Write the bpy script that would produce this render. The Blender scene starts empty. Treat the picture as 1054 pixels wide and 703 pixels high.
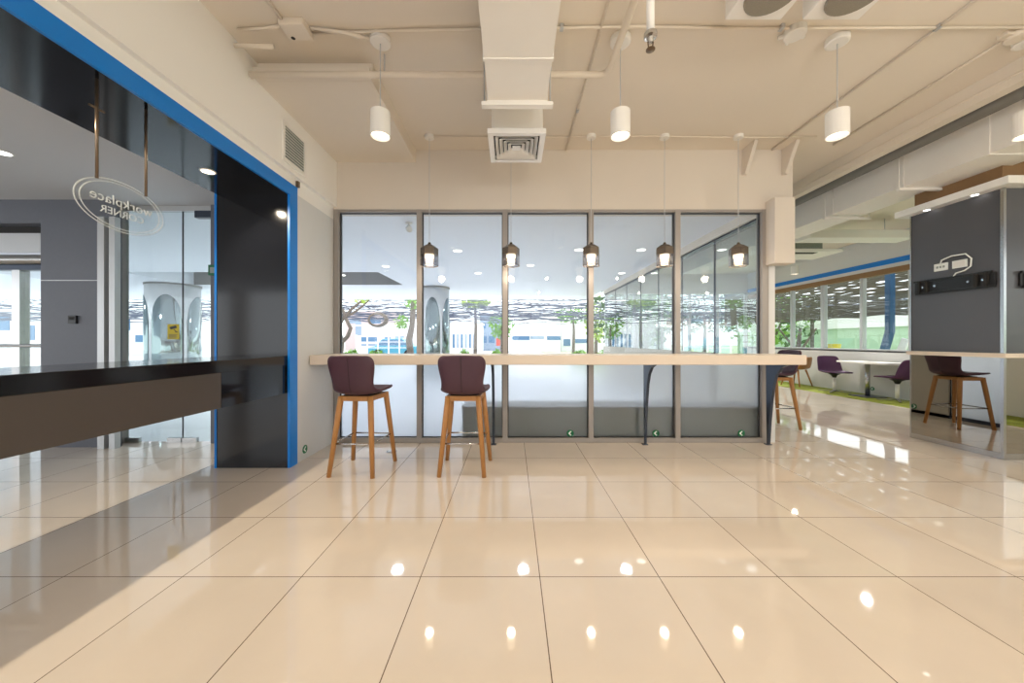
import bpy, bmesh, math, random
from mathutils import Vector, Matrix
random.seed(7)
SC = bpy.context.scene
COL = SC.collection
PI = math.pi
H = 1.19          # camera height
F = 365.0         # focal length in pixels of a 1054-wide frame
CX, CY = 527.0, 350.5

def PX(px, Y): return (px - CX) * Y / F
def PZ(py, Y): return H + (CY - py) * Y / F

# ------------------------------------------------------------------ materials
def srgb(r, g, b):
    def f(c):
        c /= 255.0
        return c / 12.92 if c <= 0.04045 else ((c + 0.055) / 1.055) ** 2.4
    return (f(r), f(g), f(b), 1.0)

MATS = {}
def new_mat(name):
    m = bpy.data.materials.new(name)
    m.use_nodes = True
    nt = m.node_tree
    for n in list(nt.nodes): nt.nodes.remove(n)
    out = nt.nodes.new('ShaderNodeOutputMaterial')
    MATS[name] = m
    return m, nt, out

def pbr(name, col, rough=0.5, metal=0.0, noise=0.0, nscale=8.0, bump=0.0, spec=0.5, stretch=None, emit=None, estr=0.0, coat=0.0):
    m, nt, out = new_mat(name)
    b = nt.nodes.new('ShaderNodeBsdfPrincipled')
    b.inputs['Base Color'].default_value = col
    b.inputs['Roughness'].default_value = rough
    b.inputs['Metallic'].default_value = metal
    b.inputs['Specular IOR Level'].default_value = spec
    b.inputs['Coat Weight'].default_value = coat
    b.inputs['Coat Roughness'].default_value = 0.05
    if emit is not None:
        b.inputs['Emission Color'].default_value = emit
        b.inputs['Emission Strength'].default_value = estr
    if noise > 0 or bump > 0:
        tc = nt.nodes.new('ShaderNodeTexCoord')
        mp = nt.nodes.new('ShaderNodeMapping')
        if stretch: mp.inputs['Scale'].default_value = stretch
        nt.links.new(tc.outputs['Object'], mp.inputs['Vector'])
        nz = nt.nodes.new('ShaderNodeTexNoise')
        nz.inputs['Scale'].default_value = nscale
        nz.inputs['Detail'].default_value = 4.0
        nt.links.new(mp.outputs['Vector'], nz.inputs['Vector'])
        if noise > 0:
            mx = nt.nodes.new('ShaderNodeMix'); mx.data_type = 'RGBA'
            lo = tuple(max(0, c * (1 - noise)) for c in col[:3]) + (1,)
            hi = tuple(min(1, c * (1 + noise)) for c in col[:3]) + (1,)
            mx.inputs[6].default_value = lo; mx.inputs[7].default_value = hi
            nt.links.new(nz.outputs['Fac'], mx.inputs[0])
            nt.links.new(mx.outputs[2], b.inputs['Base Color'])
        if bump > 0:
            bp = nt.nodes.new('ShaderNodeBump')
            bp.inputs['Strength'].default_value = bump
            bp.inputs['Distance'].default_value = 0.01
            nt.links.new(nz.outputs['Fac'], bp.inputs['Height'])
            nt.links.new(bp.outputs['Normal'], b.inputs['Normal'])
    nt.links.new(b.outputs[0], out.inputs[0])
    return m

def math_node(nt, op, a, b=None):
    n = nt.nodes.new('ShaderNodeMath'); n.operation = op
    for i, v in enumerate((a, b)):
        if v is None: continue
        if isinstance(v, (int, float)): n.inputs[i].default_value = v
        else: nt.links.new(v, n.inputs[i])
    return n.outputs[0]

def tile_mat(name, col, grout, size, ox, oy, gw, rough, var=0.03, size_y=None):
    m, nt, out = new_mat(name)
    size_y = size_y or size
    b = nt.nodes.new('ShaderNodeBsdfPrincipled')
    g = nt.nodes.new('ShaderNodeNewGeometry')
    s = nt.nodes.new('ShaderNodeSeparateXYZ'); nt.links.new(g.outputs['Position'], s.inputs[0])
    u = math_node(nt, 'DIVIDE', math_node(nt, 'SUBTRACT', s.outputs[0], ox), size)
    v = math_node(nt, 'DIVIDE', math_node(nt, 'SUBTRACT', s.outputs[1], oy), size_y)
    def edge(w):
        fr = math_node(nt, 'FRACT', w)
        d = math_node(nt, 'MINIMUM', fr, math_node(nt, 'SUBTRACT', 1.0, fr))
        return math_node(nt, 'LESS_THAN', d, gw / size)
    e = math_node(nt, 'MAXIMUM', edge(u), edge(v))
    cv = nt.nodes.new('ShaderNodeCombineXYZ')
    nt.links.new(math_node(nt, 'FLOOR', u), cv.inputs[0]); nt.links.new(math_node(nt, 'FLOOR', v), cv.inputs[1])
    wn = nt.nodes.new('ShaderNodeTexWhiteNoise'); wn.noise_dimensions = '2D'; nt.links.new(cv.outputs[0], wn.inputs['Vector'])
    mx = nt.nodes.new('ShaderNodeMix'); mx.data_type = 'RGBA'
    mx.inputs[6].default_value = tuple(c * (1 - var) for c in col[:3]) + (1,)
    mx.inputs[7].default_value = tuple(min(1, c * (1 + var)) for c in col[:3]) + (1,)
    nt.links.new(wn.outputs['Value'], mx.inputs[0])
    # faint wear clouds
    nz = nt.nodes.new('ShaderNodeTexNoise'); nz.inputs['Scale'].default_value = 1.7; nz.inputs['Detail'].default_value = 5
    nt.links.new(g.outputs['Position'], nz.inputs['Vector'])
    mz = nt.nodes.new('ShaderNodeMix'); mz.data_type = 'RGBA'; mz.blend_type = 'MULTIPLY'
    mr = nt.nodes.new('ShaderNodeMapRange'); mr.inputs['From Min'].default_value = 0.35; mr.inputs['From Max'].default_value = 0.65
    mr.inputs['To Min'].default_value = 0.93; mr.inputs['To Max'].default_value = 1.0
    nt.links.new(nz.outputs['Fac'], mr.inputs['Value'])
    mz.inputs[0].default_value = 1.0
    nt.links.new(mx.outputs[2], mz.inputs[6]); nt.links.new(mr.outputs[0], mz.inputs[7])
    mg = nt.nodes.new('ShaderNodeMix'); mg.data_type = 'RGBA'
    nt.links.new(e, mg.inputs[0]); nt.links.new(mz.outputs[2], mg.inputs[6]); mg.inputs[7].default_value = grout
    nt.links.new(mg.outputs[2], b.inputs['Base Color'])
    b.inputs['Roughness'].default_value = rough
    b.inputs['IOR'].default_value = 1.62
    nt.links.new(b.outputs[0], out.inputs[0])
    return m

def glass_mat(name, tint=(1, 1, 1, 1), refl=1.0, ior=1.45):
    m, nt, out = new_mat(name)
    t = nt.nodes.new('ShaderNodeBsdfTransparent'); t.inputs[0].default_value = tint
    g = nt.nodes.new('ShaderNodeBsdfGlossy'); g.inputs['Roughness'].default_value = 0.0
    f = nt.nodes.new('ShaderNodeFresnel')
    ge = nt.nodes.new('ShaderNodeNewGeometry')
    nt.links.new(math_node(nt, 'ADD', math_node(nt, 'MULTIPLY', ge.outputs['Backfacing'], 1.0 / ior - ior), ior), f.inputs['IOR'])
    k = math_node(nt, 'MULTIPLY', f.outputs[0], refl)
    mx = nt.nodes.new('ShaderNodeMixShader')
    nt.links.new(k, mx.inputs[0]); nt.links.new(t.outputs[0], mx.inputs[1]); nt.links.new(g.outputs[0], mx.inputs[2])
    nt.links.new(mx.outputs[0], out.inputs[0])
    return m

def frost_mat(name, tint, rough=0.3):
    m, nt, out = new_mat(name)
    t = nt.nodes.new('ShaderNodeBsdfTranslucent'); t.inputs[0].default_value = tint
    r = nt.nodes.new('ShaderNodeBsdfRefraction'); r.inputs['Color'].default_value = tint
    r.inputs['Roughness'].default_value = rough; r.inputs['IOR'].default_value = 1.3
    gl = nt.nodes.new('ShaderNodeBsdfGlossy'); gl.inputs['Roughness'].default_value = 0.15
    mx = nt.nodes.new('ShaderNodeMixShader'); mx.inputs[0].default_value = 0.78
    nt.links.new(t.outputs[0], mx.inputs[1]); nt.links.new(r.outputs[0], mx.inputs[2])
    m2 = nt.nodes.new('ShaderNodeMixShader'); m2.inputs[0].default_value = 0.05
    nt.links.new(mx.outputs[0], m2.inputs[1]); nt.links.new(gl.outputs[0], m2.inputs[2])
    nt.links.new(m2.outputs[0], out.inputs[0])
    return m

def emit_mat(name, col, strength):
    m, nt, out = new_mat(name)
    e = nt.nodes.new('ShaderNodeEmission'); e.inputs[0].default_value = col; e.inputs[1].default_value = strength
    nt.links.new(e.outputs[0], out.inputs[0])
    return m

M = {}
M['floor'] = tile_mat('cream_polished_tile', srgb(222, 209, 194), srgb(104, 86, 70), 0.6, 0.14, 1.786, 0.0022, 0.035)
M['porch_floor'] = tile_mat('porch_stone', srgb(226, 228, 232), srgb(180, 180, 184), 0.6, 0.0, 0.0, 0.003, 0.4)
M['paint'] = pbr('cream_paint', srgb(218, 209, 198), 0.75, noise=0.02, nscale=3)
M['ceil'] = pbr('ceiling_paint', srgb(228, 219, 206), 0.8, noise=0.02, nscale=2)
M['wallgrey'] = pbr('pale_grey_paint', srgb(214, 215, 215), 0.6, noise=0.02)
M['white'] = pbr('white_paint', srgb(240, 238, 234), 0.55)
M['whitemetal'] = pbr('white_coated_metal', srgb(236, 234, 230), 0.4)
M['ductw'] = pbr('painted_duct', srgb(244, 241, 235), 0.55, noise=0.02)
M['pipe'] = pbr('painted_conduit', srgb(226, 216, 202), 0.55)
M['blue'] = pbr('blue_laminate', srgb(0, 122, 214), 0.35)
M['black'] = pbr('black_gloss_laminate', srgb(20, 22, 28), 0.10, noise=0.1)
M['blackcounter'] = pbr('black_gloss_stone', srgb(22, 22, 25), 0.12)
M['apron'] = pbr('umber_reflection_tone', srgb(78, 71, 67), 0.35)  # brown room reflection of the black apron, put into the base colour
M['alu'] = pbr('taupe_aluminium', srgb(158, 152, 147), 0.4, metal=0.25)
M['alul'] = pbr('pale_aluminium', srgb(196, 198, 200), 0.35, metal=0.4)
M['steel'] = pbr('brushed_steel', srgb(190, 190, 190), 0.25, metal=1.0)
M['darksteel'] = pbr('dark_blue_steel', srgb(64, 72, 86), 0.3, metal=0.6)
M['gasket'] = pbr('dark_gasket', srgb(52, 54, 60), 0.5)
M['glass'] = glass_mat('clear_glass', (0.96, 0.98, 0.98, 1), 0.9)
M['glassg'] = glass_mat('green_tinted_glass', (0.90, 0.95, 0.94, 1), 1.1)
M['glasss'] = glass_mat('reflective_side_glass', (0.90, 0.95, 0.95, 1), 2.2, 1.6)
M['acrylic'] = glass_mat('clear_acrylic', (0.97, 0.98, 0.98, 1), 0.25)
M['smoke'] = glass_mat('smoky_glass', (0.78, 0.78, 0.80, 1), 1.2, 1.5)
M['smokedark'] = pbr('dark_smoked_metal', srgb(108, 98, 88), 0.25, metal=0.7, noise=0.25, nscale=40)
M['frost'] = frost_mat('frosted_glass', (0.92, 0.95, 0.98, 1))
M['bartop'] = pbr('cream_bar_top', srgb(222, 207, 190), 0.3)
M['leather'] = pbr('plum_leather', srgb(72, 44, 58), 0.42, noise=0.08, nscale=30)
M['leatherseam'] = pbr('plum_leather_seam', srgb(48, 28, 38), 0.5)
M['wood'] = pbr('oiled_oak', srgb(172, 122, 70), 0.45, noise=0.22, nscale=14, stretch=(9, 9, 0.9))
M['mirror'] = pbr('mirror', (0.42, 0.40, 0.36, 1), 0.015, metal=1.0)
M['slate'] = pbr('dark_grey_laminate', srgb(86, 87, 92), 0.32, noise=0.03)
M['brown'] = pbr('brown_board', srgb(140, 108, 74), 0.7, noise=0.06)
M['blackplastic'] = pbr('black_plastic', srgb(28, 28, 30), 0.4)
M['greystone'] = pbr('grey_stone_cladding', srgb(98, 102, 112), 0.5, noise=0.05, nscale=30)
M['lobbyceil'] = pbr('lobby_ceiling', srgb(206, 208, 212), 0.8)
M['porchceil'] = pbr('porch_ceiling', srgb(236, 238, 244), 0.8)
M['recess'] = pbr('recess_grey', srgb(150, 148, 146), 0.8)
M['lowwall'] = pbr('olive_grey_paint', srgb(176, 170, 158), 0.6)
M['carpet'] = pbr('moss_carpet', srgb(138, 148, 52), 0.95, noise=0.35, nscale=60, bump=0.4)
M['plum'] = pbr('plum_fabric', srgb(72, 34, 72), 0.6, noise=0.08, nscale=40)
M['bench'] = pbr('grey_planter', srgb(146, 146, 136), 0.6, stretch=(0.3, 1, 14), noise=0.12, nscale=3)
M['green'] = pbr('sign_green', srgb(10, 110, 70), 0.5)
M['signwhite'] = pbr('sign_white', srgb(240, 244, 240), 0.5)
M['yellow'] = pbr('sticker_yellow', srgb(206, 186, 40), 0.5)
M['etch'] = pbr('etched_white', srgb(214, 218, 222), 0.6)
M['bronze'] = pbr('bronze_rod', srgb(120, 104, 88), 0.3, metal=0.8)
M['grille'] = pbr('speaker_mesh', srgb(140, 134, 122), 0.7, noise=0.2, nscale=200)
M['dark'] = pbr('dark_void', srgb(40, 38, 36), 0.8)
M['lampglow'] = emit_mat('lamp_glow', (1.0, 0.83, 0.62, 1), 5.0)
M['bulb'] = emit_mat('bulb_glow', (1.0, 0.78, 0.52, 1), 5.0)
M['coolglow'] = emit_mat('cool_lamp_glow', (1.0, 0.96, 0.9, 1), 6.0)
M['chrome'] = pbr('chromed_cladding', srgb(150, 164, 166), 0.1, metal=1.0)
M['bark'] = pbr('bark', srgb(118, 106, 98), 0.9, noise=0.3, nscale=18)
M['leaf'] = pbr('leaf_green', srgb(120, 168, 62), 0.6, noise=0.3, nscale=5)
M['leafy'] = pbr('leaf_yellow_green', srgb(170, 196, 70), 0.6, noise=0.25, nscale=5)
M['leafd'] = pbr('leaf_dark', srgb(70, 108, 52), 0.6, noise=0.3, nscale=5)
M['lawn'] = pbr('lawn', srgb(176, 186, 150), 0.9, noise=0.25, nscale=4)
M['asphalt'] = pbr('asphalt', srgb(205, 206, 210), 0.9, noise=0.08, nscale=4)
M['cable'] = pbr('utility_cable', srgb(92, 98, 118), 0.6)
M['bwhite'] = pbr('building_white', srgb(236, 236, 238), 0.8, noise=0.02)
M['bgrey'] = pbr('building_grey_blue', srgb(150, 166, 186), 0.8)
M['bpink'] = pbr('building_rose', srgb(206, 186, 184), 0.8)
M['bwin'] = pbr('building_glazing', srgb(86, 124, 160), 0.2)
M['teal'] = pbr('car_teal', srgb(84, 168, 196), 0.3)
M['red'] = pbr('sign_red', srgb(206, 84, 70), 0.5)
M['slat'] = pbr('weathered_slat', srgb(88, 83, 70), 0.8, noise=0.3, nscale=3)
M['gardenwall'] = pbr('pale_green_wall', srgb(176, 204, 176), 0.8, noise=0.12, nscale=3, stretch=(1, 1, 4))
M['bluepost'] = pbr('blue_steel_post', srgb(36, 82, 124), 0.5, noise=0.12, nscale=6)
M['pipegrey'] = pbr('pipe_grey', srgb(120, 118, 113), 0.6)
M['acgrey'] = pbr('ac_coil_grey', srgb(150, 158, 154), 0.6, noise=0.2, nscale=40)
M['tyre'] = pbr('tyre', srgb(40, 40, 42), 0.8)

# ------------------------------------------------------------------ mesh helpers
class MB:
    def __init__(s): s.bm = bmesh.new()
    def box(s, x0, x1, y0, y1, z0, z1):
        vs = [s.bm.verts.new((x, y, z)) for x in (x0, x1) for y in (y0, y1) for z in (z0, z1)]
        for f in ((0, 1, 3, 2), (4, 6, 7, 5), (0, 4, 5, 1), (2, 3, 7, 6), (0, 2, 6, 4), (1, 5, 7, 3)):
            s.bm.faces.new([vs[i] for i in f])
        return s
    def prism(s, pts, axis, a, b):
        """polygon in the plane normal to axis, extruded from a to b"""
        def mk(p, t):
            if axis == 'x': return (t, p[0], p[1])
            if axis == 'y': return (p[0], t, p[1])
            return (p[0], p[1], t)
        A = [s.bm.verts.new(mk(p, a)) for p in pts]; B = [s.bm.verts.new(mk(p, b)) for p in pts]
        n = len(pts)
        s.bm.faces.new(A); s.bm.faces.new(B[::-1])
        for i in range(n): s.bm.faces.new((A[i], B[i], B[(i + 1) % n], A[(i + 1) % n]))
        return s
    def tube(s, pts, r, seg=10, closed=False, caps=True):
        pts = [Vector(p) for p in pts]; n = len(pts)
        rs = r if isinstance(r, (list, tuple)) else [r] * n
        rings = []; up = None
        for i in range(n):
            if closed: d = pts[(i + 1) % n] - pts[i - 1]
            else: d = pts[min(i + 1, n - 1)] - pts[max(i - 1, 0)]
            d.normalize()
            if up is None:
                up = Vector((0, 0, 1)) if abs(d.z) < 0.9 else Vector((1, 0, 0))
            u = d.cross(up)
            if u.length < 1e-5: u = d.cross(Vector((0, 1, 0)))
            u.normalize(); v = u.cross(d); v.normalize(); up = v
            rings.append([s.bm.verts.new(pts[i] + (u * math.cos(a) + v * math.sin(a)) * rs[i]) for a in [2 * PI * k / seg for k in range(seg)]])
        m = n if closed else n - 1
        for i in range(m):
            A = rings[i]; B = rings[(i + 1) % n]
            for k in range(seg): s.bm.faces.new((A[k], A[(k + 1) % seg], B[(k + 1) % seg], B[k]))
        if caps and not closed:
            s.bm.faces.new(rings[0][::-1]); s.bm.faces.new(rings[-1])
        return s
    def lathe(s, prof, cx=0, cy=0, seg=24, caps=True, sx=1.0, sy=1.0, rot=0.0):
        rings = [[s.bm.verts.new((cx + r * sx * math.cos(2 * PI * k / seg + rot), cy + r * sy * math.sin(2 * PI * k / seg + rot), z)) for k in range(seg)] for r, z in prof]
        for A, B in zip(rings, rings[1:]):
            for k in range(seg): s.bm.faces.new((A[k], A[(k + 1) % seg], B[(k + 1) % seg], B[k]))
        if caps:
            s.bm.faces.new(rings[0][::-1]); s.bm.faces.new(rings[-1])
        return s
    def beam(s, a, b, wa, wb=None, ha=None, hb=None):
        """square bar from a to b, tapered"""
        a, b = Vector(a), Vector(b); wb = wb or wa; ha = ha or wa; hb = hb or wb
        d = (b - a).normalized()
        up = Vector((0, 1, 0)) if abs(d.z) > 0.8 else Vector((0, 0, 1))
        u = d.cross(up).normalized(); v = u.cross(d).normalized()
        A = [s.bm.verts.new(a + u * i * wa / 2 + v * j * ha / 2) for i, j in ((-1, -1), (1, -1), (1, 1), (-1, 1))]
        B = [s.bm.verts.new(b + u * i * wb / 2 + v * j * hb / 2) for i, j in ((-1, -1), (1, -1), (1, 1), (-1, 1))]
        s.bm.faces.new(A[::-1]); s.bm.faces.new(B)
        for k in range(4): s.bm.faces.new((A[k], A[(k + 1) % 4], B[(k + 1) % 4], B[k]))
        return s
    def leaves(s, centers, n, size, seedv=0):
        rnd = random.Random(seedv)
        for c, r in centers:
            for _ in range(n):
                while True:
                    p = Vector((rnd.uniform(-1, 1), rnd.uniform(-1, 1), rnd.uniform(-1, 1)))
                    if p.length <= 1: break
                p = Vector(c) + Vector((p.x * r[0], p.y * r[1], p.z * r[2]))
                a = Vector((rnd.gauss(0, 1), rnd.gauss(0, 1), rnd.gauss(0, 1))).normalized()
                b = a.cross(Vector((rnd.gauss(0, 1), rnd.gauss(0, 1), rnd.gauss(0, 1)))).normalized()
                k = size * rnd.uniform(0.6, 1.3)
                s.bm.faces.new([s.bm.verts.new(p + q) for q in (-a * k, b * k * 0.5, a * k, -b * k * 0.5)])
        return s
    def build(s, name, mat, parent=None, smooth=False, bevel=0.0, subsurf=0, solidify=0.0):
        bmesh.ops.recalc_face_normals(s.bm, faces=s.bm.faces)
        me = bpy.data.meshes.new(name); s.bm.to_mesh(me); s.bm.free()
        if smooth:
            for p in me.polygons: p.use_smooth = True
        o = bpy.data.objects.new(name, me); COL.objects.link(o)
        me.materials.append(mat)
        if parent is not None: o.parent = parent
        if solidify:
            md = o.modifiers.new('solid', 'SOLIDIFY'); md.thickness = solidify; md.offset = 0
        if subsurf:
            md = o.modifiers.new('sub', 'SUBSURF'); md.levels = subsurf; md.render_levels = subsurf
        if bevel:
            md = o.modifiers.new('bev', 'BEVEL'); md.width = bevel; md.segments = 2; md.limit_method = 'ANGLE'; md.angle_limit = math.radians(40)
        return o

def tag(o, label, cat, group=None, kind=None):
    o['label'] = label; o['category'] = cat
    if group: o['group'] = group
    if kind: o['kind'] = kind
    return o
def struct(o):
    o['kind'] = 'structure'; return o
def thing(name, label, cat, loc=(0, 0, 0), rz=0.0, group=None):
    o = bpy.data.objects.new(name, None); COL.objects.link(o)
    o.empty_display_size = 0.1; o.location = loc; o.rotation_euler = (0, 0, rz)
    return tag(o, label, cat, group)
def dup(root, loc, label, rz=None, group=None):
    r = root.copy(); COL.objects.link(r); r.location = loc
    if rz is not None: r.rotation_euler = (0, 0, rz)
    r['label'] = label
    if group: r['group'] = group
    for ch in list(root.children):
        c = ch.copy(); COL.objects.link(c); c.parent = r
        for g in list(ch.children):
            d = g.copy(); COL.objects.link(d); d.parent = c
    return r
def text(name, body, size, mat, parent, mw, extrude=0.001, spacing=1.0):
    cu = bpy.data.curves.new(name, 'FONT'); cu.body = body; cu.size = size
    cu.align_x = 'CENTER'; cu.align_y = 'CENTER'; cu.extrude = extrude; cu.space_character = spacing
    o = bpy.data.objects.new(name, cu); COL.objects.link(o)
    cu.materials.append(mat)
    me = bpy.data.meshes.new_from_object(o); bpy.data.objects.remove(o)
    o = bpy.data.objects.new(name, me); COL.objects.link(o)
    if not me.materials: me.materials.append(mat)
    o.parent = parent; o.matrix_local = mw
    return o

# ------------------------------------------------------------------ key dimensions
YW = 4.15                       # window wall
XL = -2.08                      # left wall face
XLB = -2.755                    # lobby side of that wall
ZC = 3.41                       # ceiling
XR = 7.85                       # right wall
YB = -5.0                       # rear of the room
XS = 3.1                        # glazed side of the wing
YE = 11.8                       # far end of the wing
ZP = 2.85                       # porch ceiling
ZS = 2.555                      # portal soffit

# ------------------------------------------------------------------ setting
fl = MB()
fl.box(-12, XR + 0.2, YB - 0.2, YW + 0.03, -0.1, 0)
fl.box(XS - 0.05, XR + 0.2, YW + 0.03, YE + 0.1, -0.1, 0)
struct(fl.build('floor', M['floor']))
pf = MB().box(-22, XS - 0.05, YW + 0.03, 14.6, -0.1, -0.002)
struct(pf.build('porch_floor', M['porch_floor']))

c = MB()
c.box(XLB, XR + 0.2, YB - 0.2, YW + 0.2, ZC, ZC + 0.25)
c.box(XS - 0.05, XR + 0.2, YW + 0.2, YE + 0.2, ZC, ZC + 0.25)
struct(c.build('ceiling', M['ceil']))
# lowered slab along the left wall near the window
struct(MB().box(-2.08, -1.12, 2.84, YW, 3.265, ZC).box(-2.08, -1.12, 2.78, 2.838, 3.265, 3.335).build('ceiling_step', M['ceil']))
# beam on the right of the main ceiling
struct(MB().box(3.99, 4.09, YB, YE, 3.225, ZC).build('ceiling_beam', M['ceil']))

# left wall above and beside the portal
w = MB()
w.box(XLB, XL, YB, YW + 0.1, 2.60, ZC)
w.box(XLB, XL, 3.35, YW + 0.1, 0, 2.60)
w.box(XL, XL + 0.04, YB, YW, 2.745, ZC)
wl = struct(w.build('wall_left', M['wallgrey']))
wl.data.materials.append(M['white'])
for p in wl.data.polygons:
    if p.center.z > 2.7: p.material_index = 1  # upper wall coloured lighter to carry the brighter light there
struct(MB().box(XLB, XL - 0.015, YB, 3.33, ZS, 2.60).build('portal_soffit', M['black']))
struct(MB().box(XLB, XL - 0.015, 3.31, 3.35, 0, ZS).build('portal_jamb', M['black']))
t = MB()
t.box(XL - 0.015, XL + 0.006, 3.31, 3.43, 0, 2.665)
t.box(XL - 0.015, XL + 0.006, YB, 3.31, ZS, 2.665)
struct(t.build('trim_1', M['blue']))
t = MB()
t.box(XLB - 0.02, XLB, 3.305, 3.42, 0, 2.665)
struct(t.build('trim_2', M['blue']))
# baseboard is absent: the wall meets the tile directly

# wall above windows and the pilaster at its right end
w = MB()
w.box(XL, 3.27, YW - 0.02, YW + 0.2, 2.715, ZC)
struct(w.build('wall_back', M['paint']))
w = MB().box(2.95, 3.18, YW - 0.17, YW - 0.02, 2.06, 2.80)
struct(w.build('trim_3', M['paint'], bevel=0.006))

# window frame (mullions, head, sill, transom)
MX = [-2.045, -1.08, -0.08, 0.92, 1.93, 2.935]
fr = MB()
for i, x in enumerate(MX):
    hw = 0.029 if 0 < i < 5 else 0.028
    fr.box(x - hw, x + hw, YW - 0.03, YW + 0.07, 0.0, 2.715)
fr.box(MX[0], MX[-1], YW - 0.025, YW + 0.065, 2.685, 2.715)
fr.box(MX[0], MX[-1], YW - 0.026, YW + 0.064, 0.002, 0.055)
fr.box(MX[0], MX[-1], YW - 0.025, YW + 0.065, 0.955, 1.01)
fr.box(2.935, 2.99, YW - 0.02, YW + 0.06, 0.0, 2.715)
struct(fr.build('trim_4', M['alu']))
for i in range(5):
    a, b = MX[i] + 0.03, MX[i + 1] - 0.03
    o = struct(MB().box(a, b, YW + 0.022, YW + 0.028, 1.01, 2.685).build('window_%d' % (i + 1), M['glass']))
    f = MB().box(a, b, YW + 0.020, YW + 0.030, 0.055, 0.955).build('frosted_pane', M['frost'], o)
    g = MB()
    for z0, z1 in ((0.055, 0.955), (1.01, 2.685)):
        g.box(a - 0.002, a + 0.009, YW + 0.012, YW + 0.036, z0, z1); g.box(b - 0.009, b + 0.002, YW + 0.012, YW + 0.036, z0, z1)
        g.box(a + 0.009, b - 0.009, YW + 0.012, YW + 0.036, z0, z0 + 0.009); g.box(a + 0.009, b - 0.009, YW + 0.012, YW + 0.036, z1 - 0.009, z1)
    g.build('gasket', M['gasket'], o)

# side glazing of the wing
sg = MB()
ys = [YW + 0.23 + 1.04 * k for k in range(8)]
for k, y in enumerate(ys):
    hw = 0.03 if k == 0 else 0.016 if k == 1 else 0.006
    dp = 0.03 if k == 0 else 0.008; sg.box(XS - dp, XS + dp, y - hw, y + hw, 0, 2.725)
sg.box(XS - 0.03, XS + 0.03, YW + 0.14, YE, 2.70, 2.725)
sg.box(XS - 0.03, XS + 0.03, YW + 0.14, YE, 0, 0.05)
struct(sg.build('trim_5', M['darksteel']))
o = struct(MB().box(XS - 0.005, XS + 0.005, YW + 0.2, YE, 1.0, 2.72).build('window_6', M['glasss']))
struct(MB().box(XS - 0.06, XS + 0.03, 5.42, YE, 0.0, 1.0).build('wall_low', M['lowwall']))
MB().box(XS - 0.006, XS + 0.006, YW + 0.2, 5.42, 0.05, 1.0).build('frosted_pane', M['frost'], o)
struct(MB().box(2.985, 3.07, YW - 0.01, YW + 0.14, 0, 2.715).build('trim_11', M['wallgrey']))
struct(MB().box(XS - 0.06, XS + 0.06, YW + 0.2, YE, 2.725, ZC).build('wall_side', M['paint']))

# right wall with window band
w = MB()
w.box(XR, XR + 0.2, YB, YE + 0.2, 0, 0.97)
w.box(XR, XR + 0.2, YB, YE + 0.2, 2.70, ZC)
w.box(XR, XR + 0.2, YB, 0.0, 0.97, 2.70)
w.box(XR - 0.03, XR, YB, YE, 3.30, 3.34)
struct(w.build('wall_right', M['wallgrey']))
struct(MB().box(XR - 0.012, XR, YB, YE, 2.78, 2.885).build('trim_6', M['blue']))
struct(MB().box(XR - 0.01, XR + 0.1, 0, YE, 2.59, 2.70).build('trim_7', M['brown']))
fr = MB()
for k in range(12):
    y = 1.0 * k
    hw = 0.045 if k % 2 else 0.032
    fr.box(XR + 0.02, XR + 0.12, y - hw, y + hw, 0.97, 2.60)
fr.box(XR + 0.0, XR + 0.14, 0, YE, 0.94, 1.0)
struct(fr.build('trim_8', M['alul']))
struct(MB().box(XR + 0.06, XR + 0.066, 0, YE, 1.0, 2.60).build('window_7', M['glass']))
# far end of the wing, glazed
w = MB()
w.box(XS, XR, YE, YE + 0.2, 0, 0.6); w.box(XS, XR, YE, YE + 0.2, 2.75, ZC)
struct(w.build('wall_far', M['paint']))
fr = MB()
for k in range(6):
    x = XS + 0.05 + k * (XR - XS - 0.1) / 5
    fr.box(x - 0.035, x + 0.035, YE + 0.02, YE + 0.1, 0.6, 2.75)
struct(fr.build('trim_9', M['alul']))
struct(MB().box(XS, XR, YE + 0.05, YE + 0.056, 0.6, 2.75).build('window_8', M['glass']))
# unseen rear wall behind the camera, with openings added to let daylight in
w = MB()
w.box(-12, XR, YB - 0.2, YB, 0, 0.5); w.box(-12, XR, YB - 0.2, YB, 2.9, ZC)
for x in (-9, -5.5, XLB + 0.3, 0.5, 4.0): w.box(x - 0.25, x + 0.25, YB - 0.2, YB, 0.5, 2.9)
struct(w.build('wall_rear', M['paint']))

# lobby shell
struct(MB().box(-12, XLB, YB, YW + 0.05, 2.76, 2.95).build('lobby_ceiling', M['lobbyceil']))
w = MB()
YG = 3.95
w.box(-5.25, -4.41, YG, YG + 0.06, 0, 2.76)
w.box(-3.485, XLB, 4.10, 4.25, 0, 2.76)
w.box(-9.0, -5.25, YG, YG + 0.3, 2.50, 2.76)
wg = w.build('wall_lobby', M['greystone']); struct(wg)
MB().box(-5.25, -4.41, YG - 0.002, YG, PZ(288.6, YG) - 0.004, PZ(288.6, YG) + 0.004).build('joint_line', M['alul'], wg)

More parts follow.
